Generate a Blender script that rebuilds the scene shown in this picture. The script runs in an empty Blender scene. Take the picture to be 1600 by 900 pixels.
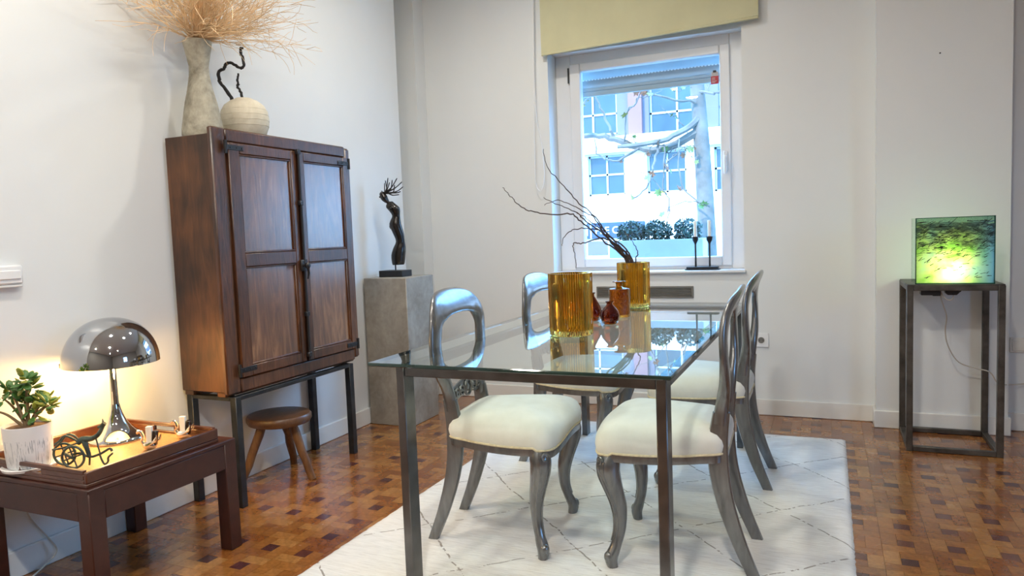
import bpy, math, random
from mathutils import Vector, Matrix, noise
random.seed(7)
R = math.radians
scene = bpy.context.scene
col = scene.collection
# ------------------------------------------------------------------ camera
CAMR = ((0.91545177, 0.40072668, -0.03696178), (0.00404377, 0.0826824, 0.99656774), (-0.40240738, 0.91245917, -0.0740713))
CAMH = 1.15
FPX = 1122.79
cam_d = bpy.data.cameras.new('camera'); cam = bpy.data.objects.new('camera', cam_d); col.objects.link(cam)
cam_d.sensor_width = 36.0; cam_d.lens = FPX / 1600 * 36.0; cam_d.clip_start = 0.02; cam_d.clip_end = 200
r_, u_, f_ = [Vector(a) for a in CAMR]
mw = Matrix((r_, u_, -f_)).transposed().to_4x4(); mw.translation = (0, 0, CAMH)
cam.matrix_world = mw
scene.camera = cam
# ------------------------------------------------------------------ world, sun, windows' daylight, exposure
w = bpy.data.worlds.new('sky'); scene.world = w; w.use_nodes = True
bg = w.node_tree.nodes['Background']
bg.inputs[0].default_value = (0.20, 0.51, 1.0, 1); bg.inputs[1].default_value = 14.0
sd = bpy.data.lights.new('sun', 'SUN'); sd.energy = 7.0; sd.angle = R(1.0); sd.color = (1, 0.95, 0.86)
so = bpy.data.objects.new('sun', sd); col.objects.link(so)
so.rotation_euler = Vector((0.30, 0.80, -0.62)).to_track_quat('-Z', 'Y').to_euler()
def portal(name, loc, sx, sy, direction):
    d = bpy.data.lights.new(name, 'AREA'); d.shape = 'RECTANGLE'; d.size = sx; d.size_y = sy
    d.cycles.is_portal = True
    o = bpy.data.objects.new(name, d); col.objects.link(o); o.location = loc
    o.rotation_euler = Vector(direction).to_track_quat('-Z', 'Y').to_euler()
portal('window_portal', (-1.06, 4.86, 1.56), 1.0, 1.4, (0, -1, 0))
portal('side_window_portal', (3.62, 1.3, 1.55), .9, 1.1, (-1, 0, 0))
CEIL = 3.0
DOWNLIGHTS = [(-1.75, 1.45), (-0.35, 0.15), (1.25, 0.55), (-1.75, -1.1), (1.25, -1.1), (-0.95, 2.3), (-1.55, 3.25)]  # last downlight is added to brighten the back-left wall and cabinet
DOWN_W = [14, 40, 4, 24, 4, 10, 14]
vs = scene.view_settings
vs.view_transform = 'Standard'; vs.look = 'None'; vs.gamma = 1.0; vs.use_curve_mapping = False
vs.exposure = 0.36

# ------------------------------------------------------------------ mesh helpers
class MB:
    def __init__(s): s.v = []; s.f = []; s.m = []
    def add(s, vs_, fs, mi=0):
        b = len(s.v); s.v += [tuple(p) for p in vs_]
        for f in fs: s.f.append(tuple(b + i for i in f)); s.m.append(mi)
        return s
    def box(s, x0, x1, y0, y1, z0, z1, bev=0.0, mat=None, mi=0):
        c = Vector(((x0+x1)/2, (y0+y1)/2, (z0+z1)/2)); h = Vector((abs(x1-x0)/2, abs(y1-y0)/2, abs(z1-z0)/2))
        sg = [(a, b, d) for a in (-1, 1) for b in (-1, 1) for d in (-1, 1)]
        vs_, fs = [], []
        if bev <= 0:
            vs_ = [c + Vector((a*h.x, b*h.y, d*h.z)) for a, b, d in sg]
            fs = [(0,1,3,2), (4,6,7,5), (0,4,5,1), (2,3,7,6), (0,2,6,4), (1,5,7,3)]
        else:
            bev = min(bev, h.x*.98, h.y*.98, h.z*.98); ix = {}
            for k, g in enumerate(sg):
                for ax in range(3):
                    p = [g[i]*(h[i]-(0 if i == ax else bev)) for i in range(3)]
                    ix[(g, ax)] = len(vs_); vs_.append(c + Vector(p))
            for ax in range(3):
                o1, o2 = [i for i in range(3) if i != ax]
                for sgn in (-1, 1):
                    q = []
                    for a, b in ((-1,-1), (1,-1), (1,1), (-1,1)):
                        g = [0,0,0]; g[ax] = sgn; g[o1] = a; g[o2] = b; q.append(ix[(tuple(g), ax)])
                    fs.append(q)
            for ax in range(3):
                o1, o2 = [i for i in range(3) if i != ax]
                for a in (-1, 1):
                    for b in (-1, 1):
                        g0 = [0,0,0]; g0[ax] = -1; g0[o1] = a; g0[o2] = b
                        g1 = list(g0); g1[ax] = 1; g0 = tuple(g0); g1 = tuple(g1)
                        fs.append([ix[(g0,o1)], ix[(g1,o1)], ix[(g1,o2)], ix[(g0,o2)]])
            for g in sg: fs.append([ix[(g,0)], ix[(g,1)], ix[(g,2)]])
            out = []
            for q in fs:
                P = [vs_[i] for i in q]; n = (P[1]-P[0]).cross(P[2]-P[0]); m = sum(P, Vector())/len(P) - c
                out.append(q if n.dot(m) > 0 else q[::-1])
            fs = out
        if mat is not None: vs_ = [mat @ p for p in vs_]
        return s.add(vs_, fs, mi)
    def obox(s, c, sx, sy, sz, rot, bev=0.0, mi=0):
        m = Matrix.Translation(c) @ (rot.to_matrix().to_4x4() if hasattr(rot, 'to_matrix') else rot)
        return s.box(-sx/2, sx/2, -sy/2, sy/2, -sz/2, sz/2, bev, m, mi)
    def bar(s, a, b, w_, h_, bev=0.0, up=(0,0,1)):
        a = Vector(a); b = Vector(b); d = (b-a); L = d.length; d.normalize()
        x = d.cross(Vector(up)); x = x.normalized() if x.length > 1e-5 else Vector((1,0,0))
        z = x.cross(d)
        m = Matrix((x, d, z)).transposed().to_4x4(); m.translation = (a+b)/2
        return s.box(-w_/2, w_/2, -L/2, L/2, -h_/2, h_/2, bev, m)
    def tube(s, pts, r, n=8, caps=True, closed=False, mi=0):
        pts = [Vector(p) for p in pts]; N = len(pts)
        rr = [r]*N if not hasattr(r, '__len__') else list(r)
        prev = None; rings = []
        for i, p in enumerate(pts):
            if closed: t = pts[(i+1) % N] - pts[i-1]
            else: t = pts[min(i+1, N-1)] - pts[max(i-1, 0)]
            t.normalize()
            if prev is None:
                a = Vector((0,0,1)) if abs(t.z) < .9 else Vector((1,0,0))
                nrm = t.cross(a).normalized()
            else:
                nrm = prev - t*prev.dot(t)
                nrm = nrm.normalized() if nrm.length > 1e-6 else t.orthogonal().normalized()
            prev = nrm; b = t.cross(nrm)
            rings.append([p + (nrm*math.cos(2*math.pi*k/n) + b*math.sin(2*math.pi*k/n))*rr[i] for k in range(n)])
        vs_ = [q for g in rings for q in g]; fs = []
        for i in range(N if closed else N-1):
            j = (i+1) % N
            for k in range(n):
                fs.append((i*n+k, i*n+(k+1) % n, j*n+(k+1) % n, j*n+k))
        if caps and not closed:
            fs.append(tuple(range(n-1, -1, -1))); fs.append(tuple((N-1)*n+k for k in range(n)))
        return s.add(vs_, fs, mi)
    def lathe(s, prof, n=32, c=(0,0,0), sx=1.0, sy=1.0, rib=None, mi=0):
        # prof: (radius, z) from start to end; radius 0 closes
        c = Vector(c); vs_ = []; idx = []
        for r, z in prof:
            if r <= 1e-6: idx.append([len(vs_)]); vs_.append(c + Vector((0,0,z)))
            else:
                row = []
                for k in range(n):
                    a = 2*math.pi*k/n; q = r*(1 + (rib(a, r) if rib else 0))
                    row.append(len(vs_)); vs_.append(c + Vector((q*sx*math.cos(a), q*sy*math.sin(a), z)))
                idx.append(row)
        fs = []
        for A, B in zip(idx[:-1], idx[1:]):
            for k in range(n):
                k2 = (k+1) % n
                if len(A) == 1 and len(B) == 1: continue
                if len(A) == 1: fs.append((A[0], B[k2], B[k]))
                elif len(B) == 1: fs.append((A[k], A[k2], B[0]))
                else: fs.append((A[k], A[k2], B[k2], B[k]))
        return s.add(vs_, fs, mi)
    def sweep(s, pts, U, V, wu, wv, n=12, p=3.0, caps=True):
        # superellipse section, half sizes wu along U, wv along V (per point)
        N = len(pts); vs_ = []
        for i, c in enumerate(pts):
            c = Vector(c); uu = Vector(U[i]).normalized(); vv = Vector(V[i]).normalized()
            for k in range(n):
                a = 2*math.pi*(k+.5)/n; ca, sa = math.cos(a), math.sin(a)
                q = (abs(ca)**p + abs(sa)**p)**(-1/p)
                vs_.append(c + uu*wu[i]*q*ca + vv*wv[i]*q*sa)
        fs = []
        for i in range(N-1):
            for k in range(n): fs.append((i*n+k, i*n+(k+1) % n, (i+1)*n+(k+1) % n, (i+1)*n+k))
        if caps: fs.append(tuple(range(n-1, -1, -1))); fs.append(tuple((N-1)*n+k for k in range(n)))
        return s.add(vs_, fs)
    def sphere(s, c, rx, ry=None, rz=None, n=14, m=8, rot=None):
        ry = ry or rx; rz = rz or rx; c = Vector(c); vs_ = []; fs = []
        for i in range(m+1):
            th = math.pi*i/m
            for k in range(n):
                a = 2*math.pi*k/n; q = Vector((rx*math.sin(th)*math.cos(a), ry*math.sin(th)*math.sin(a), rz*math.cos(th)))
                if rot is not None: q = rot @ q
                vs_.append(c + q)
        for i in range(m):
            for k in range(n): fs.append((i*n+k, (i+1)*n+k, (i+1)*n+(k+1) % n, i*n+(k+1) % n))
        return s.add(vs_, fs)
    def prism(s, poly, axis, a, b):
        # poly: list of 2D points extruded along axis ('x','y','z') from a to b
        def P(q, t):
            return {'x': (t, q[0], q[1]), 'y': (q[0], t, q[1]), 'z': (q[0], q[1], t)}[axis]
        n = len(poly); vs_ = [P(q, a) for q in poly] + [P(q, b) for q in poly]
        fs = [tuple(range(n)), tuple(range(2*n-1, n-1, -1))] + [(k, (k+1) % n, n+(k+1) % n, n+k) for k in range(n)]
        return s.add(vs_, fs)
    def build(s, name, mat, parent=None, smooth=True, ang=38, fix=True, label=None):
        o0 = ORG.get(parent, Vector()) if parent is not None else Vector()
        me = bpy.data.meshes.new(name)
        me.from_pydata([tuple(Vector(p) - o0) for p in s.v], [], s.f)
        mats = mat if isinstance(mat, (list, tuple)) else [mat]
        for m_ in mats: me.materials.append(m_)
        if len(mats) > 1: me.polygons.foreach_set('material_index', s.m)
        me.validate()
        if fix:
            import bmesh
            bm = bmesh.new(); bm.from_mesh(me); bmesh.ops.recalc_face_normals(bm, faces=bm.faces[:]); bm.to_mesh(me); bm.free()
        if smooth:
            me.polygons.foreach_set('use_smooth', [True]*len(me.polygons)); me.set_sharp_from_angle(angle=R(ang))
        o = bpy.data.objects.new(name, me); col.objects.link(o)
        if parent is not None: o.parent = parent; ORG[o] = o0
        if label: o['label'] = label
        return o
ORG = {}
def thing(name, label, cat, loc=(0,0,0), group=None):
    o = bpy.data.objects.new(name, None); col.objects.link(o); o.location = loc; o.empty_display_size = .1
    ORG[o] = Vector(loc); tag(o, label, cat, group); return o
def tag(o, label, cat, group=None, kind=None):
    o['label'] = label; o['category'] = cat
    if group: o['group'] = group
    if kind: o['kind'] = kind
    return o
def struct(o): o['kind'] = 'structure'; return o
def catmull(P, n=6, closed=False):
    P = [Vector(p) for p in P]; out = []; N = len(P)
    for i in range(N if closed else N-1):
        if closed: a, b, c, d = P[i-1], P[i], P[(i+1) % N], P[(i+2) % N]
        else: a, b, c, d = P[max(i-1,0)], P[i], P[i+1], P[min(i+2,N-1)]
        for k in range(n):
            t = k/n
            out.append(.5*((2*b) + (c-a)*t + (2*a-5*b+4*c-d)*t*t + (3*b-a-3*c+d)*t**3))
    if not closed: out.append(P[-1])
    return out
def lerp_tab(tab, x):
    for (a, va), (b, vb) in zip(tab[:-1], tab[1:]):
        if x <= b:
            t = (x-a)/(b-a) if b > a else 0; t = max(0, min(1, t)); return va + (vb-va)*t
    return tab[-1][1]

# ------------------------------------------------------------------ materials
def newmat(name):
    m = bpy.data.materials.new(name); m.use_nodes = True; nt = m.node_tree
    return m, nt, nt.nodes['Principled BSDF'], nt.nodes, nt.links
def ramp(N, stops):
    r = N.new('ShaderNodeValToRGB'); e = r.color_ramp.elements
    e[0].position, e[0].color = stops[0][0], (*stops[0][1], 1)
    e[1].position, e[1].color = stops[-1][0], (*stops[-1][1], 1)
    for p, c in stops[1:-1]:
        k = e.new(p); k.color = (*c, 1)
    return r
def coords(N, L, scale=(1,1,1), rot=(0,0,0)):
    tc = N.new('ShaderNodeTexCoord'); mp = N.new('ShaderNodeMapping')
    mp.inputs['Scale'].default_value = scale; mp.inputs['Rotation'].default_value = rot
    L.new(tc.outputs['Object'], mp.inputs['Vector']); return mp.outputs[0]
def noise_n(N, L, vec, scale, detail=4, rough=.55, dist=0.0):
    n = N.new('ShaderNodeTexNoise'); n.inputs['Scale'].default_value = scale; n.inputs['Detail'].default_value = detail
    n.inputs['Roughness'].default_value = rough; n.inputs['Distortion'].default_value = dist
    if vec is not None: L.new(vec, n.inputs['Vector'])
    return n
def bump(N, L, b, height, strength=.2, dist=.01):
    k = N.new('ShaderNodeBump'); k.inputs['Strength'].default_value = strength; k.inputs['Distance'].default_value = dist
    L.new(height, k.inputs['Height']); L.new(k.outputs[0], b.inputs['Normal'])
def setp(b, **kw):
    for k, v in kw.items():
        b.inputs[k.replace('_', ' ')].default_value = v
def plain(name, c, rough=.5, metal=0.0, var=.06, scale=12, bmp=0.0, coat=0.0, spec=.5):
    m, nt, b, N, L = newmat(name)
    v = coords(N, L); n = noise_n(N, L, v, scale)
    lo = tuple(max(0, x*(1-var)) for x in c); hi = tuple(min(1, x*(1+var)) for x in c)
    r = ramp(N, [(.3, lo), (.7, hi)]); L.new(n.outputs[0], r.inputs[0]); L.new(r.outputs[0], b.inputs['Base Color'])
    setp(b, Roughness=rough, Metallic=metal, Coat_Weight=coat); b.inputs['Specular IOR Level'].default_value = spec
    if bmp: bump(N, L, b, n.outputs[0], bmp)
    return m
def wood(name, stops, scale=(6, 6, .8), rough=.35, coat=.2, nscale=6, bmp=.12, dist=1.5, crough=.25, patch=.5, cior=1.5):
    m, nt, b, N, L = newmat(name)
    v = coords(N, L, scale); n = noise_n(N, L, v, nscale, 8, .62, dist)
    n2 = noise_n(N, L, coords(N, L), 2.2, 3)
    mx = N.new('ShaderNodeMath'); mx.operation = 'MULTIPLY_ADD'; mx.inputs[1].default_value = patch
    L.new(n2.outputs[0], mx.inputs[0])
    mm = N.new('ShaderNodeMath'); mm.operation = 'MULTIPLY'; mm.inputs[1].default_value = 1.12-patch; L.new(n.outputs[0], mm.inputs[0]); L.new(mm.outputs[0], mx.inputs[2])
    r = ramp(N, stops); L.new(mx.outputs[0], r.inputs[0]); L.new(r.outputs[0], b.inputs['Base Color'])
    setp(b, Roughness=rough, Coat_Weight=coat, Coat_Roughness=crough, Coat_IOR=cior); bump(N, L, b, n.outputs[0], bmp, .004)
    return m
def glassy(name, tint, edge=1.5, double=False):
    # thin clear sheet: transparent with a Fresnel reflection on its outward faces
    m = bpy.data.materials.new(name); m.use_nodes = True; nt = m.node_tree; N = nt.nodes; L = nt.links
    N.remove(N['Principled BSDF']); out = N['Material Output']
    tr = N.new('ShaderNodeBsdfTransparent'); tr.inputs[0].default_value = (*tint, 1)
    gl = N.new('ShaderNodeBsdfGlossy'); gl.inputs['Roughness'].default_value = 0.0; gl.inputs['Color'].default_value = (1,1,1,1)
    fr = N.new('ShaderNodeFresnel'); fr.inputs[0].default_value = edge
    ge = N.new('ShaderNodeNewGeometry')
    inv = N.new('ShaderNodeMath'); inv.operation = 'SUBTRACT'; inv.inputs[0].default_value = 1; L.new(ge.outputs['Backfacing'], inv.inputs[1])
    fo_ = fr.outputs[0]
    if double:      # both faces of the sheet reflect: R = 2F / (1 + F)
        a_ = N.new('ShaderNodeMath'); a_.operation = 'ADD'; a_.inputs[1].default_value = 1; L.new(fo_, a_.inputs[0])
        d_ = N.new('ShaderNodeMath'); d_.operation = 'DIVIDE'; L.new(fo_, d_.inputs[0]); L.new(a_.outputs[0], d_.inputs[1])
        t_ = N.new('ShaderNodeMath'); t_.operation = 'MULTIPLY'; t_.inputs[1].default_value = 2; L.new(d_.outputs[0], t_.inputs[0]); fo_ = t_.outputs[0]
    mu = N.new('ShaderNodeMath'); mu.operation = 'MULTIPLY'; L.new(fo_, mu.inputs[0]); L.new(inv.outputs[0], mu.inputs[1])
    mi = N.new('ShaderNodeMixShader'); L.new(mu.outputs[0], mi.inputs[0]); L.new(tr.outputs[0], mi.inputs[1]); L.new(gl.outputs[0], mi.inputs[2])
    L.new(mi.outputs[0], out.inputs[0]); return m
def emit(name, c, s):
    m, nt, b, N, L = newmat(name); setp(b, Base_Color=(*c, 1), Emission_Color=(*c, 1), Emission_Strength=s); return m

M = {}
M['wall'] = plain('wall_paint', (.785, .80, .79), .42, var=.012, scale=3, spec=.4)
M['ceil'] = plain('ceiling_paint', (.84, .84, .83), .8, var=.01)
M['trim'] = plain('white_trim', (.80, .79, .755), .35, var=.015, scale=4)
M['pvc'] = plain('white_frame', (.80, .81, .82), .28, var=.015, scale=5)
M['parquet_base'] = plain('joint_filler', (.06, .03, .015), .7)
M['steel'] = plain('brushed_steel', (.13, .128, .128), .27, .85, var=.3, scale=14, bmp=.03)
M['dark_steel'] = plain('blackened_steel', (.045, .047, .05), .36, .7, var=.35, scale=11, bmp=.04)
M['bronze_steel'] = plain('raw_iron', (.11, .10, .088), .45, .7, var=.4, scale=13, bmp=.06)
M['chrome'] = plain('polished_chrome', (.50, .51, .53), .05, 1.0, var=.01)
M['silver'] = plain('silver', (.75, .73, .70), .16, 1.0, var=.05)
M['black'] = plain('black_iron', (.018, .018, .02), .42, .2)
M['black_gloss'] = plain('dark_patina', (.03, .026, .024), .22, .5, var=.5, scale=20, coat=.3)
M['white_plastic'] = plain('white_plastic', (.84, .84, .83), .3, var=.01)
M['candle'] = plain('candle_wax', (.85, .86, .84), .4, var=.01)
M['cab'] = wood('old_dark_wood', [(.34, (.014, .006, .003)), (.50, (.050, .018, .007)), (.64, (.115, .040, .014)), (.82, (.22, .088, .034))], (7, 7, .9), .38, .3, 5, .3, 2.0, .30, .5, 1.6)
M['cab_side'] = wood('aged_side_wood', [(.36, (.013, .007, .004)), (.5, (.052, .021, .008)), (.64, (.13, .050, .016)), (.85, (.24, .10, .034))], (5, 5, .7), .5, .1, 5, .22, 1.5, .35, .74)
M['cab_panel'] = wood('figured_panel_wood', [(.34, (.028, .009, .004)), (.48, (.085, .029, .010)), (.60, (.17, .064, .022)), (.78, (.36, .17, .07))], (4.5, 4.5, .55), .34, 1.0, 3.2, .30, 3.2, .26, .45, 1.8)
M['mahog'] = wood('dark_mahogany', [(.3, (.024, .006, .004)), (.55, (.046, .011, .006)), (.8, (.075, .019, .010))], (3, 3, 3), .42, .0, 3, .05)
M['tray_rim'] = wood('red_brown_tray', [(.3, (.034, .009, .005)), (.55, (.075, .021, .009)), (.8, (.13, .04, .016))], (3, 3, 3), .3, .3, 4, .05)
M['stool'] = wood('rustic_stool_wood', [(.3, (.04, .015, .006)), (.5, (.13, .056, .02)), (.7, (.26, .13, .05)), (.9, (.40, .23, .1))], (9, 9, 1.4), .5, .05, 4, .3)
M['stool_seat'] = wood('stool_seat_wood', [(.3, (.035, .014, .007)), (.5, (.085, .036, .015)), (.8, (.17, .08, .035))], (6, 1.5, 6), .42, .15, 4, .2)
M['mirror_plate'] = M['chrome']
M['soil'] = plain('soil', (.16, .09, .05), .9, var=.3, scale=40, bmp=.4)
M['leaf'] = plain('jade_leaf', (.075, .20, .035), .35, var=.5, scale=9)
M['leaf_yellow'] = plain('yellow_jade_leaf', (.34, .38, .05), .35, var=.35, scale=9)
M['stem'] = plain('plant_stem', (.20, .13, .06), .6, var=.3)
M['willow'] = plain('dark_twig', (.055, .032, .024), .6, var=.4, scale=30)
M['drytwig'] = plain('dry_straw_twig', (.80, .58, .34), .6, var=.25, scale=15)
M['blackwood'] = plain('black_branch', (.02, .018, .017), .6, var=.4, scale=50, bmp=.4)
M['blind'] = plain('olive_beige_fabric', (.62, .59, .37), .85, var=.07, scale=3)
M['insert'] = plain('cream_card', (.86, .83, .70), .5, var=.02)
M['cord'] = plain('beige_cord', (.55, .50, .42), .5, var=.05)
M['red'] = plain('red_print', (.50, .02, .03), .4, var=.15, scale=60)
M['tagclear'] = plain('tag_paper', (.50, .47, .47), .5, var=.1, scale=60)
M['ivory'] = plain('ivory_switch', (.80, .77, .70), .3, var=.01)
M['lampwhite'] = plain('white_enamel', (.85, .83, .78), .4, var=.01)
M['bulb'] = emit('lamp_diffuser', (1, .80, .48), 7.0)
M['boxbulb'] = emit('box_bulb', (1, .97, .72), 14.0)
M['downlight'] = emit('downlight_disc', (1, .88, .72), 12.0)
def mk_parquet():
    m, nt, b, N, L = newmat('oiled_parquet')
    at = N.new('ShaderNodeAttribute'); at.attribute_name = 'tint'
    n = noise_n(N, L, coords(N, L, (26, 26, 26)), 1.6, 6, .65, 1.2)
    r = ramp(N, [(.3, (.62, .60, .58)), (.7, (1.18, 1.15, 1.1))]); L.new(n.outputs[0], r.inputs[0])
    mx = N.new('ShaderNodeMixRGB'); mx.blend_type = 'MULTIPLY'; mx.inputs[0].default_value = 1
    L.new(at.outputs['Color'], mx.inputs[1]); L.new(r.outputs[0], mx.inputs[2]); L.new(mx.outputs[0], b.inputs['Base Color'])
    n2 = noise_n(N, L, None, 5, 3)
    tc = N.new('ShaderNodeNewGeometry'); L.new(tc.outputs['Position'], n2.inputs['Vector'])
    rr = ramp(N, [(.35, (.17, .17, .17)), (.75, (.34, .34, .34))]); L.new(n2.outputs[0], rr.inputs[0]); L.new(rr.outputs[0], b.inputs['Roughness'])
    setp(b, Coat_Weight=.45, Coat_Roughness=.10); bump(N, L, b, n.outputs[0], .05, .003)
    return m
M['parquet'] = mk_parquet()
def mk_rug():
    m, nt, b, N, L = newmat('cream_rug')
    g = N.new('ShaderNodeNewGeometry'); sp = N.new('ShaderNodeSeparateXYZ')
    wob = noise_n(N, L, g.outputs['Position'], 5.0, 3)
    L.new(g.outputs['Position'], sp.inputs[0])
    def math_(op, a, bb=None, c=None):
        k = N.new('ShaderNodeMath'); k.operation = op
        for i, q in enumerate((a, bb, c)):
            if q is None: continue
            if isinstance(q, (int, float)): k.inputs[i].default_value = q
            else: L.new(q, k.inputs[i])
        return k.outputs[0]
    def line(cx, cy, off, per):
        c = math_('MULTIPLY_ADD', sp.outputs[0], cx, math_('MULTIPLY', sp.outputs[1], cy))
        c = math_('ADD', c, math_('MULTIPLY', wob.outputs[0], .045))
        d = math_('PINGPONG', math_('SUBTRACT', c, off + .022 - per), per/2)
        d = math_('ABSOLUTE', d)
        return math_('LESS_THAN', d, .0032)
    l1 = line(.719, .695, .62, .44); l2 = line(-.669, .743, 1.90, .43)
    lm = math_('MAXIMUM', l1, l2)
    br = noise_n(N, L, g.outputs['Position'], 38, 3)
    lm = math_('MULTIPLY', lm, math_('GREATER_THAN', br.outputs[0], .47))
    fib = noise_n(N, L, None, 1.0, 5, .7)
    mp = N.new('ShaderNodeMapping'); mp.inputs['Scale'].default_value = (14, 150, 60); L.new(g.outputs['Position'], mp.inputs[0]); L.new(mp.outputs[0], fib.inputs['Vector'])
    r = ramp(N, [(.25, (.62, .59, .55)), (.5, (.80, .775, .73)), (.75, (.88, .86, .82))]); L.new(fib.outputs[0], r.inputs[0])
    mx = N.new('ShaderNodeMixRGB'); mx.inputs[2].default_value = (.22, .18, .14, 1); L.new(math_('MULTIPLY', lm, .8), mx.inputs[0]); L.new(r.outputs[0], mx.inputs[1])
    L.new(mx.outputs[0], b.inputs['Base Color']); setp(b, Roughness=.95); b.inputs['Specular IOR Level'].default_value = .1
    b.inputs['Sheen Weight'].default_value = .15
    bump(N, L, b, fib.outputs[0], .6, .006); return m
M['rug'] = mk_rug()
def mk_stone(name, a, c, rough=.6):
    m, nt, b, N, L = newmat(name)
    n = noise_n(N, L, coords(N, L), 5, 10, .7, .6); n2 = noise_n(N, L, coords(N, L), 38, 4)
    mm = N.new('ShaderNodeMath'); mm.operation = 'MULTIPLY_ADD'; mm.inputs[1].default_value = .25; L.new(n2.outputs[0], mm.inputs[0]); L.new(n.outputs[0], mm.inputs[2])
    r = ramp(N, [(.42, a), (.85, c)]); L.new(mm.outputs[0], r.inputs[0]); L.new(r.outputs[0], b.inputs['Base Color'])
    setp(b, Roughness=rough); bump(N, L, b, mm.outputs[0], .15, .004); return m
M['plinth'] = mk_stone('concrete_plinth', (.22, .19, .15), (.42, .38, .32), .42)
M['vase_stone'] = mk_stone('weathered_clay', (.16, .14, .10), (.62, .58, .46), .8)
M['cream_clay'] = mk_stone('cream_clay', (.56, .49, .36), (.78, .72, .58), .7)
def mk_fabric():
    m, nt, b, N, L = newmat('cream_upholstery')
    n = noise_n(N, L, coords(N, L), 7, 5, .6); w_ = noise_n(N, L, coords(N, L, (260, 260, 260)), 1, 2)
    r = ramp(N, [(.3, (.72, .69, .61)), (.7, (.84, .82, .75))]); L.new(n.outputs[0], r.inputs[0]); L.new(r.outputs[0], b.inputs['Base Color'])
    setp(b, Roughness=.72); b.inputs['Sheen Weight'].default_value = .25; bump(N, L, b, w_.outputs[0], .15, .002); return m
M['fabric'] = mk_fabric()
M['piping'] = plain('seat_piping', (.70, .60, .40), .8, var=.15, scale=80)
def mk_silverwood():
    m, nt, b, N, L = newmat('silvered_wood')
    n = noise_n(N, L, coords(N, L, (14, 14, 2.5)), 3, 6, .6, .8)
    r = ramp(N, [(.25, (.13, .13, .13)), (.5, (.19, .192, .195)), (.8, (.26, .262, .265))]); L.new(n.outputs[0], r.inputs[0]); L.new(r.outputs[0], b.inputs['Base Color'])
    setp(b, Roughness=.27, Metallic=.65, Coat_Weight=.4, Coat_Roughness=.12); bump(N, L, b, n.outputs[0], .06, .003); return m
M['chair'] = mk_silverwood()
def mk_amber(name, c, rough=.03, bmp=0, bscale=60):
    m, nt, b, N, L = newmat(name)
    setp(b, Base_Color=(*c, 1), Roughness=rough, Transmission_Weight=1.0, IOR=1.46)
    if bmp:
        n = noise_n(N, L, coords(N, L), bscale, 2, .5); bump(N, L, b, n.outputs[0], bmp, .004)
    return m
def mk_ribbed():
    m, nt, b, N, L = newmat('ribbed_amber_glass')
    tc = N.new('ShaderNodeTexCoord'); sp = N.new('ShaderNodeSeparateXYZ'); L.new(tc.outputs['Object'], sp.inputs[0])
    at = N.new('ShaderNodeMath'); at.operation = 'ARCTAN2'; L.new(sp.outputs[1], at.inputs[0]); L.new(sp.outputs[0], at.inputs[1])
    mu = N.new('ShaderNodeMath'); mu.operation = 'MULTIPLY'; mu.inputs[1].default_value = RIBS; L.new(at.outputs[0], mu.inputs[0])
    cs = N.new('ShaderNodeMath'); cs.operation = 'COSINE'; L.new(mu.outputs[0], cs.inputs[0])
    ma = N.new('ShaderNodeMapRange'); ma.inputs['From Min'].default_value = -1; L.new(cs.outputs[0], ma.inputs['Value'])
    r = ramp(N, [(.15, (.74, .36, .035)), (.75, (.97, .72, .20))]); L.new(ma.outputs[0], r.inputs[0]); L.new(r.outputs[0], b.inputs['Base Color'])
    setp(b, Roughness=.03, Transmission_Weight=1.0, IOR=1.46); return m
RIBS = 58
M['amber'] = mk_ribbed()
M['amber_tex'] = mk_amber('textured_amber_glass', (.70, .32, .04), .05, .9, 85)
M['amber_dark'] = mk_amber('dark_amber_glass', (.40, .105, .012))
M['tglass'] = glassy('clear_table_glass', (.88, .95, .93), 1.55, True)
M['pane'] = glassy('window_glass', (.97, .985, .98), 1.45)
M['gedge'] = plain('green_glass_edge', (.012, .035, .03), .06, 0, var=.3, coat=.5)
M['bglass'] = glassy('green_tinted_glass', (.80, .93, .84), 1.5)
M['bedge'] = plain('glass_box_edge', (.02, .09, .06), .1, 0, var=.2)
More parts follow.
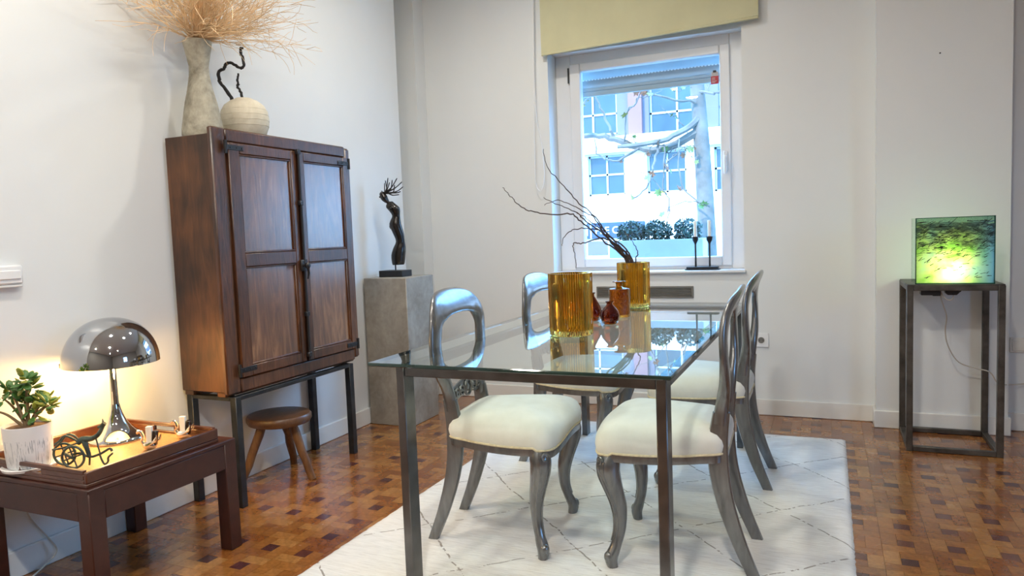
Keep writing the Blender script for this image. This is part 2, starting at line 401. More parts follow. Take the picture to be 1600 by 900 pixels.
def mk_paint():
    m = bpy.data.materials.new('painted_glass'); m.use_nodes = True; nt = m.node_tree; N = nt.nodes; L = nt.links
    b = N['Principled BSDF']; N.remove(b); out = N['Material Output']
    tc = N.new('ShaderNodeTexCoord'); sp = N.new('ShaderNodeSeparateXYZ'); L.new(tc.outputs['Object'], sp.inputs[0])
    mp = N.new('ShaderNodeMapping'); mp.inputs['Scale'].default_value = (7, 7, 22); mp.inputs['Rotation'].default_value = (0, .25, 0); L.new(tc.outputs['Object'], mp.inputs[0])
    n1 = noise_n(N, L, mp.outputs[0], 2.2, 8, .72, 1.0)
    # how much dark paint: more towards the top (local z 0..0.31)
    def mt(op, a, bb, c=None):
        k = N.new('ShaderNodeMath'); k.operation = op
        for i, q in enumerate((a, bb, c)):
            if q is None: continue
            if isinstance(q, (int, float)): k.inputs[i].default_value = q
            else: L.new(q, k.inputs[i])
        return k.outputs[0]
    h = mt('MULTIPLY', sp.outputs[2], 3.2)
    den = mt('ADD', n1.outputs[0], mt('MULTIPLY_ADD', h, .34, -.22))
    top = mt('GREATER_THAN', mt('MULTIPLY_ADD', n1.outputs[0], .10, sp.outputs[2]), .345)
    k = ramp(N, [(.46, (0, 0, 0)), (.60, (1, 1, 1))]); L.new(den, k.inputs[0])
    cov = mt('MULTIPLY', k.outputs[0], mt('SUBTRACT', 1.0, mt('MULTIPLY', top, .8)))
    n2 = noise_n(N, L, tc.outputs['Object'], 9, 3)
    cr = ramp(N, [(.35, (.42, .72, .16)), (.5, (.75, .88, .40)), (.65, (.55, .80, .62))]); L.new(n2.outputs[0], cr.inputs[0])
    bl = N.new('ShaderNodeMixRGB'); bl.inputs[2].default_value = (.30, .55, .85, 1); L.new(cr.outputs[0], bl.inputs[1])
    xr = ramp(N, [(.70, (0, 0, 0)), (1.0, (1, 1, 1))]); L.new(mt('MULTIPLY', sp.outputs[0], 3.03), xr.inputs[0]); L.new(xr.outputs[0], bl.inputs[0])
    tl = N.new('ShaderNodeBsdfTranslucent'); L.new(bl.outputs[0], tl.inputs[0])
    dk = N.new('ShaderNodeBsdfDiffuse'); dk.inputs[0].default_value = (.035, .055, .06, 1)
    tr = N.new('ShaderNodeBsdfTransparent'); tr.inputs[0].default_value = (.80, .93, .84, 1)
    m1 = N.new('ShaderNodeMixShader'); m1.inputs[0].default_value = .80; L.new(tr.outputs[0], m1.inputs[1]); L.new(tl.outputs[0], m1.inputs[2])
    mt0 = N.new('ShaderNodeMixShader'); L.new(mt('MULTIPLY', top, .85), mt0.inputs[0]); L.new(m1.outputs[0], mt0.inputs[1]); L.new(tr.outputs[0], mt0.inputs[2])
    m2 = N.new('ShaderNodeMixShader'); L.new(mt('MULTIPLY', cov, .78), m2.inputs[0]); L.new(mt0.outputs[0], m2.inputs[1]); L.new(dk.outputs[0], m2.inputs[2])
    gl = N.new('ShaderNodeBsdfGlossy'); gl.inputs['Roughness'].default_value = .03
    m3 = N.new('ShaderNodeMixShader'); m3.inputs[0].default_value = .05; L.new(m2.outputs[0], m3.inputs[1]); L.new(gl.outputs[0], m3.inputs[2])
    L.new(m3.outputs[0], out.inputs[0]); return m
M['painted'] = mk_paint()
M['rattan'] = wood('woven_tray_base', [(.3, (.24, .10, .03)), (.55, (.42, .20, .07)), (.8, (.58, .32, .13))], (60, 60, 60), .5, .1, 1.5, .3)
M['bronze'] = plain('verdigris_bronze', (.085, .115, .095), .5, .5, var=.6, scale=30, bmp=.3)
def mk_pot():
    m, nt, b, N, L = newmat('scratched_white_pot')
    tc = N.new('ShaderNodeTexCoord'); sp = N.new('ShaderNodeSeparateXYZ'); L.new(tc.outputs['Object'], sp.inputs[0])
    at = N.new('ShaderNodeMath'); at.operation = 'ARCTAN2'; L.new(sp.outputs[1], at.inputs[0]); L.new(sp.outputs[0], at.inputs[1])
    cb = N.new('ShaderNodeCombineXYZ'); L.new(at.outputs[0], cb.inputs[0])
    mz = N.new('ShaderNodeMath'); mz.operation = 'MULTIPLY'; mz.inputs[1].default_value = .9; L.new(sp.outputs[2], mz.inputs[0]); L.new(mz.outputs[0], cb.inputs[2])
    n = noise_n(N, L, cb.outputs[0], 22, 2)
    lt = N.new('ShaderNodeMath'); lt.operation = 'LESS_THAN'; lt.inputs[1].default_value = .42; L.new(n.outputs[0], lt.inputs[0])
    zz = N.new('ShaderNodeMath'); zz.operation = 'LESS_THAN'; zz.inputs[1].default_value = .095; L.new(sp.outputs[2], zz.inputs[0])
    mu = N.new('ShaderNodeMath'); mu.operation = 'MULTIPLY'; L.new(lt.outputs[0], mu.inputs[0]); L.new(zz.outputs[0], mu.inputs[1])
    mx = N.new('ShaderNodeMixRGB'); mx.inputs[1].default_value = (.82, .82, .82, 1); mx.inputs[2].default_value = (.42, .44, .46, 1); L.new(mu.outputs[0], mx.inputs[0])
    L.new(mx.outputs[0], b.inputs['Base Color']); setp(b, Roughness=.45); bump(N, L, b, mu.outputs[0], -.2, .002); return m
M['pot'] = mk_pot()
# outside
M['render_white'] = plain('white_render', (.68, .67, .65), .9, var=.03, scale=1)
M['pink'] = plain('pink_render', (.17, .085, .085), .9, var=.05, scale=1)
M['lilac'] = plain('lilac_render', (.105, .095, .115), .9, var=.08, scale=1)
M['outglass'] = plain('reflective_window', (.022, .038, .045), .2, 0, var=.5, scale=.7)
M['sign'] = plain('sign_blue', (.008, .030, .07), .5, var=.05)
M['signwhite'] = plain('sign_white', (.30, .30, .30), .5, var=.02)
M['asphalt'] = plain('asphalt', (.10, .10, .10), .9, var=.15, scale=2)
M['planter'] = plain('white_planter', (.28, .32, .345), .6, var=.02)
M['shrub'] = plain('shrub_leaf', (.018, .045, .030), .5, var=.6, scale=18)
M['bark'] = plain('plane_bark', (.10, .088, .075), .9, var=.3, scale=7, bmp=.3)
M['alu'] = plain('grey_shutter', (.34, .40, .42), .5, var=.04, scale=6)
M['slot'] = plain('slot_daylight', (.85, .88, .9), .6, var=.02)  # pale tone stands for daylight showing through the shutter slots

# ------------------------------------------------------------------ room shell
XL, YB = -2.645, 4.548
XR, YF = 3.4, -2.2
def slab(name, boxes, mat, kind=True, bev=0):
    b = MB()
    for q in boxes: b.box(*q, bev)
    o = b.build(name, mat, smooth=bev > 0)
    if kind: struct(o)
    return o
slab('ceiling', [(-3.1, XR+.25, YF-.25, 4.85, CEIL, CEIL+.2)], M['ceil'])
slab('wall_left', [(XL-.40, XL, YF-.25, 4.213, 0, CEIL), (XL-.40, XL-.20, 4.213, 4.417, 0, CEIL), (XL-.40, -2.62, 4.417, 4.80, 0, CEIL)], M['wall'])
WX0, WX1, WZ0, WZ1 = -1.69, -.463, .872, 2.72
slab('wall_back', [(-2.62, WX0, YB, 4.80, 0, CEIL), (WX1, XR+.25, YB, 4.80, 0, CEIL), (WX0, WX1, YB, 4.80, 0, WZ0), (WX0, WX1, YB, 4.80, WZ1, CEIL)], M['wall'])
slab('wall_column', [(.245, .862, 4.427, YB, 0, CEIL)], M['wall'])
M['side_wall'] = plain('greige_fill_cut', (.48, .46, .43), .6, var=.03)  # unseen wall, tone darkened to cut fill light and reflections
SY0, SY1, SZ0, SZ1 = .85, 1.75, 1.0, 2.1
slab('wall_right', [(XR, XR+.25, YF-.25, SY0, 0, CEIL), (XR, XR+.25, SY1, YB, 0, CEIL), (XR, XR+.25, SY0, SY1, 0, SZ0), (XR, XR+.25, SY0, SY1, SZ1, CEIL)], M['side_wall'])
M['far_wall'] = plain('taupe_fill_cut', (.30, .28, .25), .6, var=.03)  # unseen wall behind the camera, set dark so less light bounces back
slab('wall_front', [(-3.05, XR+.25, YF-.25, YF, 0, CEIL)], M['far_wall'])
def baseboard(name, boxes):
    b = MB()
    for q in boxes: b.box(*q, .004)
    return struct(b.build(name, M['trim']))
baseboard('baseboard_left', [(XL-.002, XL+.013, YF, 4.213, 0, .10)])
baseboard('baseboard_back', [(-2.62, .2445, YB-.013, YB+.002, 0, .098)])
baseboard('baseboard_column', [(.232, .875, 4.414, 4.429, 0, .098), (.232, .2455, 4.4295, YB-.0135, 0, .098), (.8615, .875, 4.4295, YB-.0135, 0, .098)])
baseboard('baseboard_right', [(.8625, XR, YB-.013, YB+.002, 0, .098)])
# side window of the living space (bare frame)
b = MB(); fy = [(SY0, SY0+.07), (SY1-.07, SY1), ((SY0+SY1)/2-.04, (SY0+SY1)/2+.04)]
for a, c in fy: b.box(XR+.08, XR+.15, a, c, SZ0, SZ1, .006)
b.box(XR+.08, XR+.15, SY0, SY1, SZ0, SZ0+.07, .006); b.box(XR+.08, XR+.15, SY0, SY1, SZ1-.07, SZ1, .006)
struct(b.build('window_2', M['pvc']))
# nail hole on the column
nh = MB().tube([(.542, 4.4265, 2.013), (.542, 4.424, 2.013)], .004, 8).build('nail', M['black'])
tag(nh, 'tiny dark nail head in the pale column high above the iron stand', 'nail')

# ------------------------------------------------------------------ parquet floor
fl = MB().box(-3.05, XR+.25, YF-.25, 4.80, -.12, -.010).build('floor', M['parquet_base'], smooth=False); struct(fl)
PITCH = .1565; UN = PITCH/3; GAP = .0009
FX0, FX1, FY0, FY1 = XL, XR, YF, YB
TONES = [(.29, .106, .022), (.33, .130, .030), (.25, .084, .018), (.36, .150, .038), (.31, .114, .025), (.27, .097, .020), (.38, .170, .046), (.22, .068, .015)]
DARKS = [(.085, .022, .018), (.11, .032, .022), (.14, .045, .026), (.07, .020, .018)]
def inframe(p):
    d = Vector(p) - Vector((0, 0, CAMH)); z = d.dot(f_)
    if z < .1: return False
    return abs(FPX*d.dot(r_)/z) < 800 and abs(FPX*d.dot(u_)/z) < 450
RUG = (-1.682, .082, 1.45, 4.10)
def hidden(x, y):
    if RUG[0] < x < RUG[1] and RUG[2] < y < RUG[3]: return True
    if x < -2.05 and y < 1.9: return False
    return False
pieces = []   # x0,x1,y0,y1,tone
rnd = random.Random(3)
ci0 = int((FX0-.25)/PITCH)-2; ci1 = int((FX1-.25)/PITCH)+2; cj0 = int((FY0-2.98)/PITCH)-2; cj1 = int((FY1-2.98)/PITCH)+2
for i in range(ci0, ci1):
    for j in range(cj0, cj1):
        cx = .25 + i*PITCH; cy = 2.98 + j*PITCH
        x0 = cx-PITCH/2; y0 = cy-PITCH/2; u = UN
        flip = False
        cell = [(x0, x0+2*u, y0, y0+u), (x0+2*u, x0+3*u, y0, y0+2*u), (x0+u, x0+3*u, y0+2*u, y0+3*u), (x0, x0+u, y0+u, y0+3*u)]
        for q in cell: pieces.append((*q, rnd.choice(TONES)))
        dk = rnd.choice(DARKS) if rnd.random() < .8 else TONES[rnd.randrange(6)]
        pieces.append((x0+u, x0+2*u, y0+u, y0+2*u, dk))
near, far = [], MB(); ftone = []
cand = []
for q in pieces:
    a, b_, c, d, t = q
    a = max(a, FX0); b_ = min(b_, FX1); c = max(c, FY0); d = min(d, FY1)
    if b_-a < .004 or d-c < .004: continue
    ctr = ((a+b_)/2, (c+d)/2); full = abs((b_-a)*(d-c)-(q[1]-q[0])*(q[3]-q[2])) < 1e-9
    cand.append((a, b_, c, d, t, ctr, full and inframe((*ctr, 0)) and not hidden(*ctr)))
vis = sorted([k for k in cand if k[6]], key=lambda k: k[5][0]**2 + k[5][1]**2)[:300]
vset = set(id(k) for k in vis)
def box5(x0, x1, y0, y1, z0, z1):
    return [(x0,y0,z0),(x1,y0,z0),(x1,y1,z0),(x0,y1,z0),(x0,y0,z1),(x1,y0,z1),(x1,y1,z1),(x0,y1,z1)], [(4,5,6,7),(0,1,5,4),(1,2,6,5),(2,3,7,6),(3,0,4,7)]
def setattr_tint(me, tones):
    at = me.color_attributes.new('tint', 'FLOAT_COLOR', 'POINT')
    flat = []
    for t in tones: flat += [t[0], t[1], t[2], 1.0]
    at.data.foreach_set('color', flat)
cache = {}
def block_mesh(wx, wy, t):
    k = (round(wx, 4), round(wy, 4), t)
    if k not in cache:
        v, f = box5(-wx/2+GAP/2, wx/2-GAP/2, -wy/2+GAP/2, wy/2-GAP/2, -.011, 0)
        f = f + [(3, 2, 1, 0)]
        me = bpy.data.meshes.new('parquet_block'); me.from_pydata(v, [], f); me.materials.append(M['parquet']); setattr_tint(me, [t]*8); cache[k] = me
    return cache[k]
for k in vis:
    a, b_, c, d, t, ctr, _ = k
    o = bpy.data.objects.new('parquet_block', block_mesh(b_-a, d-c, t)); col.objects.link(o); o.location = (*ctr, 0); o.parent = fl
for k in cand:
    if id(k) in vset: continue
    a, b_, c, d, t, ctr, _ = k
    v, f = box5(a+GAP/2, b_-GAP/2, c+GAP/2, d-GAP/2, -.011, 0); far.add(v, f); ftone += [t]*8
fo = far.build('parquet_blocks', M['parquet'], fl, smooth=False, fix=False); setattr_tint(fo.data, ftone); fo['kind'] = 'stuff'

# ------------------------------------------------------------------ rug
def make_rug():
    x0, x1, y0, y1 = RUG; nx, ny = 88, 132; b = MB(); vs_ = []; idx = {}
    for i in range(nx+1):
        for j in range(ny+1):
            x = x0+(x1-x0)*i/nx; y = y0+(y1-y0)*j/ny
            e = min(i, nx-i, j, ny-j)
            n = noise.noise(Vector((x*9, y*9, 0)))*.0012 + noise.noise(Vector((x*40, y*40, 3)))*.0012
            z = .0125 + n if e > 0 else .002
            if e == 1: z = .0105 + n
            if e == 0:
                x += noise.noise(Vector((x*50, y*50, 9)))*.004; y += noise.noise(Vector((x*50, y*50, 17)))*.004
            idx[i, j] = len(vs_); vs_.append((x, y, z))
    fs = [(idx[i,j], idx[i+1,j], idx[i+1,j+1], idx[i,j+1]) for i in range(nx) for j in range(ny)]
    k = len(vs_); rim = [idx[i,0] for i in range(nx+1)] + [idx[nx,j] for j in range(1,ny+1)] + [idx[i,ny] for i in range(nx-1,-1,-1)] + [idx[0,j] for j in range(ny-1,0,-1)]
    vs_ += [(vs_[q][0], vs_[q][1], .0003) for q in rim]; m_ = len(rim)
    fs += [(rim[q], k+q, k+(q+1) % m_, rim[(q+1) % m_]) for q in range(m_)]
    fs.append(tuple(k+q for q in range(m_-1, -1, -1)))
    b.add(vs_, fs); return b.build('rug', M['rug'], ang=80, fix=False)
tag(make_rug(), 'cream wool rug with thin broken dark diamond lines on the parquet', 'rug')
RZ = .0125
# ------------------------------------------------------------------ window
w1 = bpy.data.objects.new('window_1', None); col.objects.link(w1); w1.location = (-1.08, 4.70, .872); ORG[w1] = Vector(w1.location); struct(w1)
b = MB()   # fixed frame
for q in [(WX0, -1.585, 4.70, 4.77, .885, 2.34), (-.551, WX1, 4.70, 4.77, .885, 2.34), (-1.585, -.551, 4.70, 4.77, .885, .912), (-1.585, -.551, 4.70, 4.77, 2.268, 2.34)]: b.box(*q, .004)
b.build('frame', M['pvc'], w1)
b = MB()   # opening sash
for q in [(-1.588, -1.513, 4.682, 4.745, .906, 2.274), (-.610, -.548, 4.682, 4.745, .906, 2.274), (-1.513, -.610, 4.682, 4.745, .906, .966), (-1.513, -.610, 4.682, 4.745, 2.218, 2.274)]: b.box(*q, .006)
sash = b.build('sash', M['pvc'], w1)
MB().box(-1.515, -.608, 4.708, 4.722, .964, 2.220).build('pane', M['pane'], sash, smooth=False, label='clear window pane')
b = MB(); b.box(-.592, -.566, 4.668, 4.684, 1.49, 1.62, .004); b.tube([(-.579, 4.674, 1.585), (-.579, 4.648, 1.585), (-.579, 4.640, 1.57), (-.579, 4.640, 1.475)], [.008, .008, .009, .007], 10)
b.build('handle', M['pvc'], sash)
MB().tube([(-1.594, 4.684, 2.15), (-1.594, 4.684, 2.25)], .006, 8).build('hinge', M['dark_steel'], w1)
MB().box(WX0-.012, WX1+.01, 4.515, 4.705, .870, .886, .004).build('sill', M['pvc'], w1)
MB().box(WX0+.001, WX1-.001, 4.615, 4.78, 2.335, WZ1-.001, .004).build('shutter_box', M['pvc'], w1)
for z0, z1 in ((2.182, 2.240), (2.126, 2.180)):
    s = MB(); prof = [(4.800, z0), (4.808, z0+.008), (4.811, (z0+z1)/2), (4.808, z1-.010), (4.803, z1-.004), (4.803, z1), (4.816, z1), (4.820, (z0+z1)/2), (4.816, z0)]
    s.prism(prof, 'x', -1.60, -.52); sl = s.build('slat', M['alu'], w1)
    h = MB(); x = -1.575
    while x < -.55: h.box(x, x+.011, 4.7985, 4.8045, z1-.0035, z1+.0015); x += .0215
    ho = h.build('slot_daylight_blocks', M['slot'], sl, smooth=False); ho['kind'] = 'stuff'  # solid pale blocks in place of holes, daylight put into their colour
MB().box(-1.60, -.52, 4.798, 4.816, 2.102, 2.124, .003).build('slat', M['alu'], w1)
MB().box(-1.60, -.52, 4.794, 4.818, 2.068, 2.100, .003).build('bottom_bar', M['alu'], w1)
# red tag hanging in the corner of the window
t = thing('window_tag', 'small red and grey tag stuck in the upper corner of the window pane', 'tag', (-.640, 4.703, 2.042))
b = MB().box(-.664, -.617, 4.7035, 4.7065, 2.040, 2.088, .001); red = b.build('red_label', M['red'], t)
MB().box(-.662, -.619, 4.7035, 4.7065, 2.088, 2.115, .001).build('grey_top', M['tagclear'], t)
MB().box(-.651, -.631, 4.7025, 4.7065, 2.110, 2.124, .001).build('hook', M['black'], t)
b = MB()
for z in (2.077, 2.068, 2.058, 2.050): b.box(-.658, -.630 - .008*((z*1000) % 3), 4.7027, 4.7036, z-.0016, z+.0016)
b.build('print', M['tagclear'], red, smooth=False)
# roller blind
t = thing('roller_blind', 'olive beige roller blind pulled half up above the window', 'blind', (-1.04, 4.50, 2.31))
b = MB(); n = 24; vs_ = []
for i in range(n+1):
    x = -1.712 + 1.350*i/n; zb = 2.307 + .039*i/n; wv = .004*math.sin(i*.9)
    vs_ += [(x, 4.497+wv*.3, zb), (x, 4.497+wv, 2.62), (x, 4.499, 2.93), (x, 4.4995, 2.93), (x, 4.4985+wv, 2.62), (x, 4.4985+wv*.3, zb)]
fs = []
for i in range(n):
    for k in range(6): fs.append((i*6+k, i*6+(k+1) % 6, (i+1)*6+(k+1) % 6, (i+1)*6+k))
fs += [tuple(range(6)), tuple(n*6+k for k in range(5, -1, -1))]
b.add(vs_, fs); fab = b.build('fabric', M['blind'], t, ang=60)
MB().bar((-1.712, 4.498, 2.315), (-.362, 4.498, 2.354), .010, .018, .004).build('hem_bar', M['blind'], t)
MB().tube([(-1.74, 4.505, 2.945), (-.34, 4.505, 2.945)], .022, 14).build('roller', M['blind'], t)
for x in (-1.76, -.345): MB().box(x, x+.025, 4.48, 4.55, 2.91, 2.985, .004).build('bracket', M['white_plastic'], t)
cc = catmull([(-1.746, 4.50, 2.93), (-1.768, 4.50, 2.265), (-1.764, 4.50, 1.93), (-1.735, 4.50, 1.762), (-1.722, 4.50, 1.593), (-1.726, 4.50, 1.488), (-1.752, 4.50, 1.436), (-1.782, 4.50, 1.475), (-1.786, 4.50, 1.60), (-1.779, 4.50, 2.0), (-1.756, 4.505, 2.93)], 6)
MB().tube(cc, .0028, 6).build('pull_cord', M['white_plastic'], t)
# candle holder on the sill
t = thing('candle_holder', 'black iron candle holder with two thin stems on the window sill', 'candle holder', (-.715, 4.60, .886))
b = MB(); pr = [(-.105,-.030), (-.085,-.042), (.085,-.042), (.105,-.030), (.105,.030), (.085,.042), (-.085,.042), (-.105,.030)]
b.prism([(-.718+x, 4.60+y) for x, y in pr], 'z', .886, .892); b.prism([(-.718+x*.92, 4.60+y*.88) for x, y in pr], 'z', .892, .906); b.build('base', M['black'], t)
for cx in (-.760, -.674):
    b = MB(); b.lathe([(0, .905), (.0065, .905), (.0055, .96), (.0055, 1.045), (.009, 1.055), (.018, 1.072), (.020, 1.094), (.012, 1.094), (.012, 1.075), (0, 1.075)], 14, (cx, 4.60, 0)); b.build('stem', M['black'], t)
for cx, nm in ((-.760, 'farther from'), (-.674, 'nearer')):
    c = MB().lathe([(0, 1.076), (.0105, 1.076), (.0105, 1.190), (.008, 1.194), (0, 1.195)], 14, (cx, 4.60, 0)).build('candle', M['candle'])
    tag(c, 'slim white candle in the holder cup %s the window handle' % nm, 'candle', 'candles on the window sill')
# long wall vent under the window
t = thing('wall_vent', 'long grey rectangular vent in the wall below the window sill', 'vent', (-1.08, YB, .716))
b = MB()
for q in [(-1.395, -.768, 4.538, YB+.004, .776, .788), (-1.395, -.768, 4.538, YB+.004, .714, .724), (-1.395, -1.383, 4.538, YB+.004, .724, .776), (-.780, -.768, 4.538, YB+.004, .724, .776)]: b.box(*q, .002)
M['vent'] = plain('grey_vent', (.20, .19, .17), .55, .2, var=.08)
b.build('frame', M['vent'], t)
MB().box(-1.384, -.779, 4.5455, YB+.002, .723, .777).build('back_plate', M['vent'], t, smooth=False)
for k in range(4):
    z = .732 + k*.0125
    MB().obox((-1.0815, 4.5415, z), .606, .0075, .0022, Matrix.Rotation(R(25), 4, 'X')).build('slat', M['vent'], t, smooth=False)

# ------------------------------------------------------------------ outside the window
g = slab('ground', [(-60, 60, 4.81, 60, -2.2, -2.0), (3.66, 60, -40, 4.81, -2.2, -2.0)], M['asphalt'])
t = thing('apartment_building', 'sunlit white building with blue windows across the street outside the window', 'building', (-5.5, 22.4, -2.0))
FYY = 22.0
def recess_wall(b, x0, x1, z0, z1, holes, y0, y1):
    xs = sorted(set([x0, x1] + [h for q in holes for h in q[:2]])); zs = sorted(set([z0, z1] + [h for q in holes for h in q[2:]]))
    for a, c in zip(xs[:-1], xs[1:]):
        for d, e in zip(zs[:-1], zs[1:]):
            mx_, mz_ = (a+c)/2, (d+e)/2
            if any(q[0] < mx_ < q[1] and q[2] < mz_ < q[3] for q in holes): continue
            b.box(a, c, y0, y1, d, e)
wins = [(-6.93, -5.74, 2.26, 3.51), (-5.05, -3.86, 2.25, 3.52), (-3.05, -1.95, 2.2, 3.5), (-8.9, -7.6, 2.26, 3.5), (-7.55, -5.95, 4.14, 6.3), (-4.95, -3.3, 3.96, 6.3), (-2.9, -1.4, 3.96, 6.3), (-9.6, -8.1, 4.14, 6.3)]
b = MB(); recess_wall(b, -16, 38, -2.0, 3.75, [q for q in wins if q[3] < 3.75], 22.0, 22.35); b.build('lower_wall', M['render_white'], t, smooth=False)
b = MB(); recess_wall(b, -16, 38, 3.75, 6.7, [q for q in wins if q[3] > 3.75], 22.0, 22.35); b.build('upper_wall', M['lilac'], t, smooth=False)
MB().box(-16, 38, 21.75, 22.02, 3.55, 4.05, .03).build('ledge', M['render_white'], t)
MB().box(-5.56, -5.14, 21.85, 22.02, 4.05, 6.7).build('pilaster', M['pink'], t, smooth=False, label='pink pilaster')
for q in wins:
    x0, x1, z0, z1 = q; b = MB(); fw = .06
    b.box(x0, x0+fw, 22.12, 22.2, z0, z1); b.box(x1-fw, x1, 22.12, 22.2, z0, z1); b.box(x0, x1, 22.12, 22.2, z0, z0+fw); b.box(x0, x1, 22.12, 22.2, z1-fw, z1)
    m_ = (x0+x1)/2; zm = z0 + (z1-z0)*(.52 if z1 < 3.7 else .3); b.box(m_-.03, m_+.03, 22.12, 22.2, z0, z1); b.box(x0, x1, 22.12, 22.2, zm-.03, zm+.03)
    wn = b.build('window', M['signwhite'], t, smooth=False)
    for a, c in ((x0+fw, m_-.03), (m_+.03, x1-fw)):
        for d, e in ((z0+fw, zm-.03), (zm+.03, z1-fw)): MB().box(a, c, 22.16, 22.18, d, e).build('pane', M['outglass'], wn, smooth=False)
MB().box(-7.0, -6.35, 21.97, 22.03, .40, .84).build('doorway_panel', M['lilac'], t, smooth=False)
sg = thing('shop_sign', 'blue shop sign with white capital letters on the building across the street', 'sign', (-6.2, 21.98, .93))
MB().box(-7.30, -5.14, 21.90, 22.0, .93, 1.42, .02).build('board', M['sign'], sg)
MB().box(-7.22, -6.95, 21.885, 21.905, 1.02, 1.33).build('logo_square', M['signwhite'], sg, smooth=False)
MB().box(-6.88, -6.83, 21.885, 21.905, .93, 1.42).build('divider', M['signwhite'], sg, smooth=False)
tcv = bpy.data.curves.new('lettering', 'FONT'); tcv.body = 'PLE CA'; tcv.size = .31; tcv.extrude = .008; tcv.offset = .008
to_ = bpy.data.objects.new('lettering_tmp', tcv); col.objects.link(to_)
to_.rotation_euler = (R(90), 0, 0); to_.location = (-6.72, 21.89, 1.07)
bpy.context.view_layer.update()
dg = bpy.context.evaluated_depsgraph_get(); me = bpy.data.meshes.new_from_object(to_.evaluated_get(dg)); me.transform(to_.matrix_world); me.transform(Matrix.Translation(-ORG[sg]))
bpy.data.objects.remove(to_); me.materials.clear(); me.materials.append(M['signwhite'])
lo = bpy.data.objects.new('lettering', me); col.objects.link(lo); lo.parent = sg
# planter and shrubs outside the sill
t = thing('planter_box', 'long white planter box outside the window glass', 'planter', (-1.13, 5.25, .80))
b = MB(); x0, x1 = -1.475, -.80
for q in [(x0, x1, 5.15, 5.17, .80, 1.075), (x0, x1, 5.36, 5.38, .80, 1.075), (x0, x0+.02, 5.17, 5.36, .80, 1.075), (x1-.02, x1, 5.17, 5.36, .80, 1.075), (x0, x1, 5.15, 5.38, .78, .81)]: b.box(*q, .003)
b.build('box', M['planter'], t); MB().box(x0+.02, x1-.02, 5.17, 5.36, 1.0, 1.05).build('soil', M['soil'], t, smooth=False)
ol = slab('wall_ledge', [(-2.3, .3, 4.81, 5.6, .60, .78)], M['render_white'])
def leaf_quads(b, c, n, rx, ry, rz, size, rn):
    for _ in range(n):
        while True:
            p = Vector((rn.uniform(-1,1), rn.uniform(-1,1), rn.uniform(-1,1)))
            if p.length < 1 and rn.random() < .35 + .65*p.length: break
        q = Vector(c) + Vector((p.x*rx, p.y*ry, p.z*rz)); a = Vector((rn.gauss(0,1), rn.gauss(0,1), rn.gauss(0,1))).normalized(); d = a.orthogonal().normalized(); s_ = size*rn.uniform(.6, 1.3)
        k = a.cross(d)*.04*s_
        b.add([q - a*s_, q + d*s_*.45 + k, q + a*s_, q - d*s_*.45 + k], [(0,1,2,3)])
rs = random.Random(11)
for cx, lab in ((-1.335, 'green shrub at the end of the white planter away from the street tree'), (-1.145, 'green shrub in the middle of the white planter outside'), (-.925, 'green shrub at the end of the white planter nearest the street tree')):
    t = thing('shrub', lab, 'shrub', (cx, 5.265, 1.04), 'shrubs in the planter outside')
    b = MB(); leaf_quads(b, (cx, 5.265, 1.13), 620, .112, .085, .092, .017, rs); o = b.build('foliage', M['shrub'], t, smooth=False, fix=False); o['kind'] = 'stuff'
    b = MB()
    for k in range(4): b.tube([(cx+rs.uniform(-.02,.02), 5.265, 1.035), (cx+rs.uniform(-.06,.06), 5.265+rs.uniform(-.04,.04), 1.15)], .004, 5)
    b.build('stems', M['stem'], t)
# street tree
t = thing('street_tree', 'pale plane tree with a few autumn leaves standing in the street', 'tree', (-1.13, 7.5, -2.0))
tp = catmull([(-1.10, 7.5, -2.0), (-1.11, 7.5, .4), (-1.13, 7.5, 1.3), (-1.16, 7.5, 2.0), (-1.20, 7.5, 2.7), (-1.22, 7.52, 3.6)], 5)
trunk = MB().tube(tp, [.105 - .0018*i for i in range(len(tp))], 12).build('trunk', M['bark'], t)
def br(pts, r0, r1):
    p = catmull(pts, 5); n_ = len(p); p = [q + Vector((rs.gauss(0,.006), rs.gauss(0,.01), rs.gauss(0,.006))) for q in p]
    MB().tube(p, [r0+(r1-r0)*i/(n_-1) for i in range(n_)], 6).build('branch', M['bark'], t); return p
bp = []
bp += br([(-1.18, 7.5, 2.12), (-1.45, 7.4, 1.98), (-1.75, 7.35, 1.98), (-2.0, 7.3, 2.09), (-2.28, 7.3, 2.15), (-2.5, 7.3, 2.12)], .05, .022)
bp += br([(-1.18, 7.45, 2.25), (-1.4, 7.3, 2.06), (-1.7, 7.2, 2.0), (-1.95, 7.2, 2.0)], .035, .018)
bp += br([(-2.0, 7.3, 2.09), (-2.1, 7.25, 2.35), (-2.2, 7.2, 2.6), (-2.35, 7.2, 2.9)], .016, .006)
bp += br([(-1.75, 7.35, 1.98), (-1.95, 7.2, 1.86), (-2.12, 7.15, 1.92), (-2.18, 7.15, 2.10)], .014, .006)
bp += br([(-1.2, 7.4, 2.4), (-1.5, 7.2, 2.45), (-1.8, 7.1, 2.62), (-2.0, 7.0, 2.9)], .014, .005)
bp += br([(-1.55, 7.3, 2.0), (-1.58, 7.15, 1.78), (-1.62, 7.1, 1.60), (-1.75, 7.1, 1.46)], .014, .008)
bp += br([(-1.35, 7.3, 2.05), (-1.33, 7.2, 1.75), (-1.27, 7.2, 1.5), (-1.05, 7.2, 1.34)], .007, .009)
bp += br([(-1.15, 7.45, 2.5), (-.95, 7.3, 2.45), (-.8, 7.2, 2.6), (-.7, 7.1, 2.9)], .016, .005)
bp += br([(-1.9, 7.3, 2.03), (-1.85, 7.2, 2.3), (-1.7, 7.1, 2.45), (-1.6, 7.0, 2.8)], .012, .004)
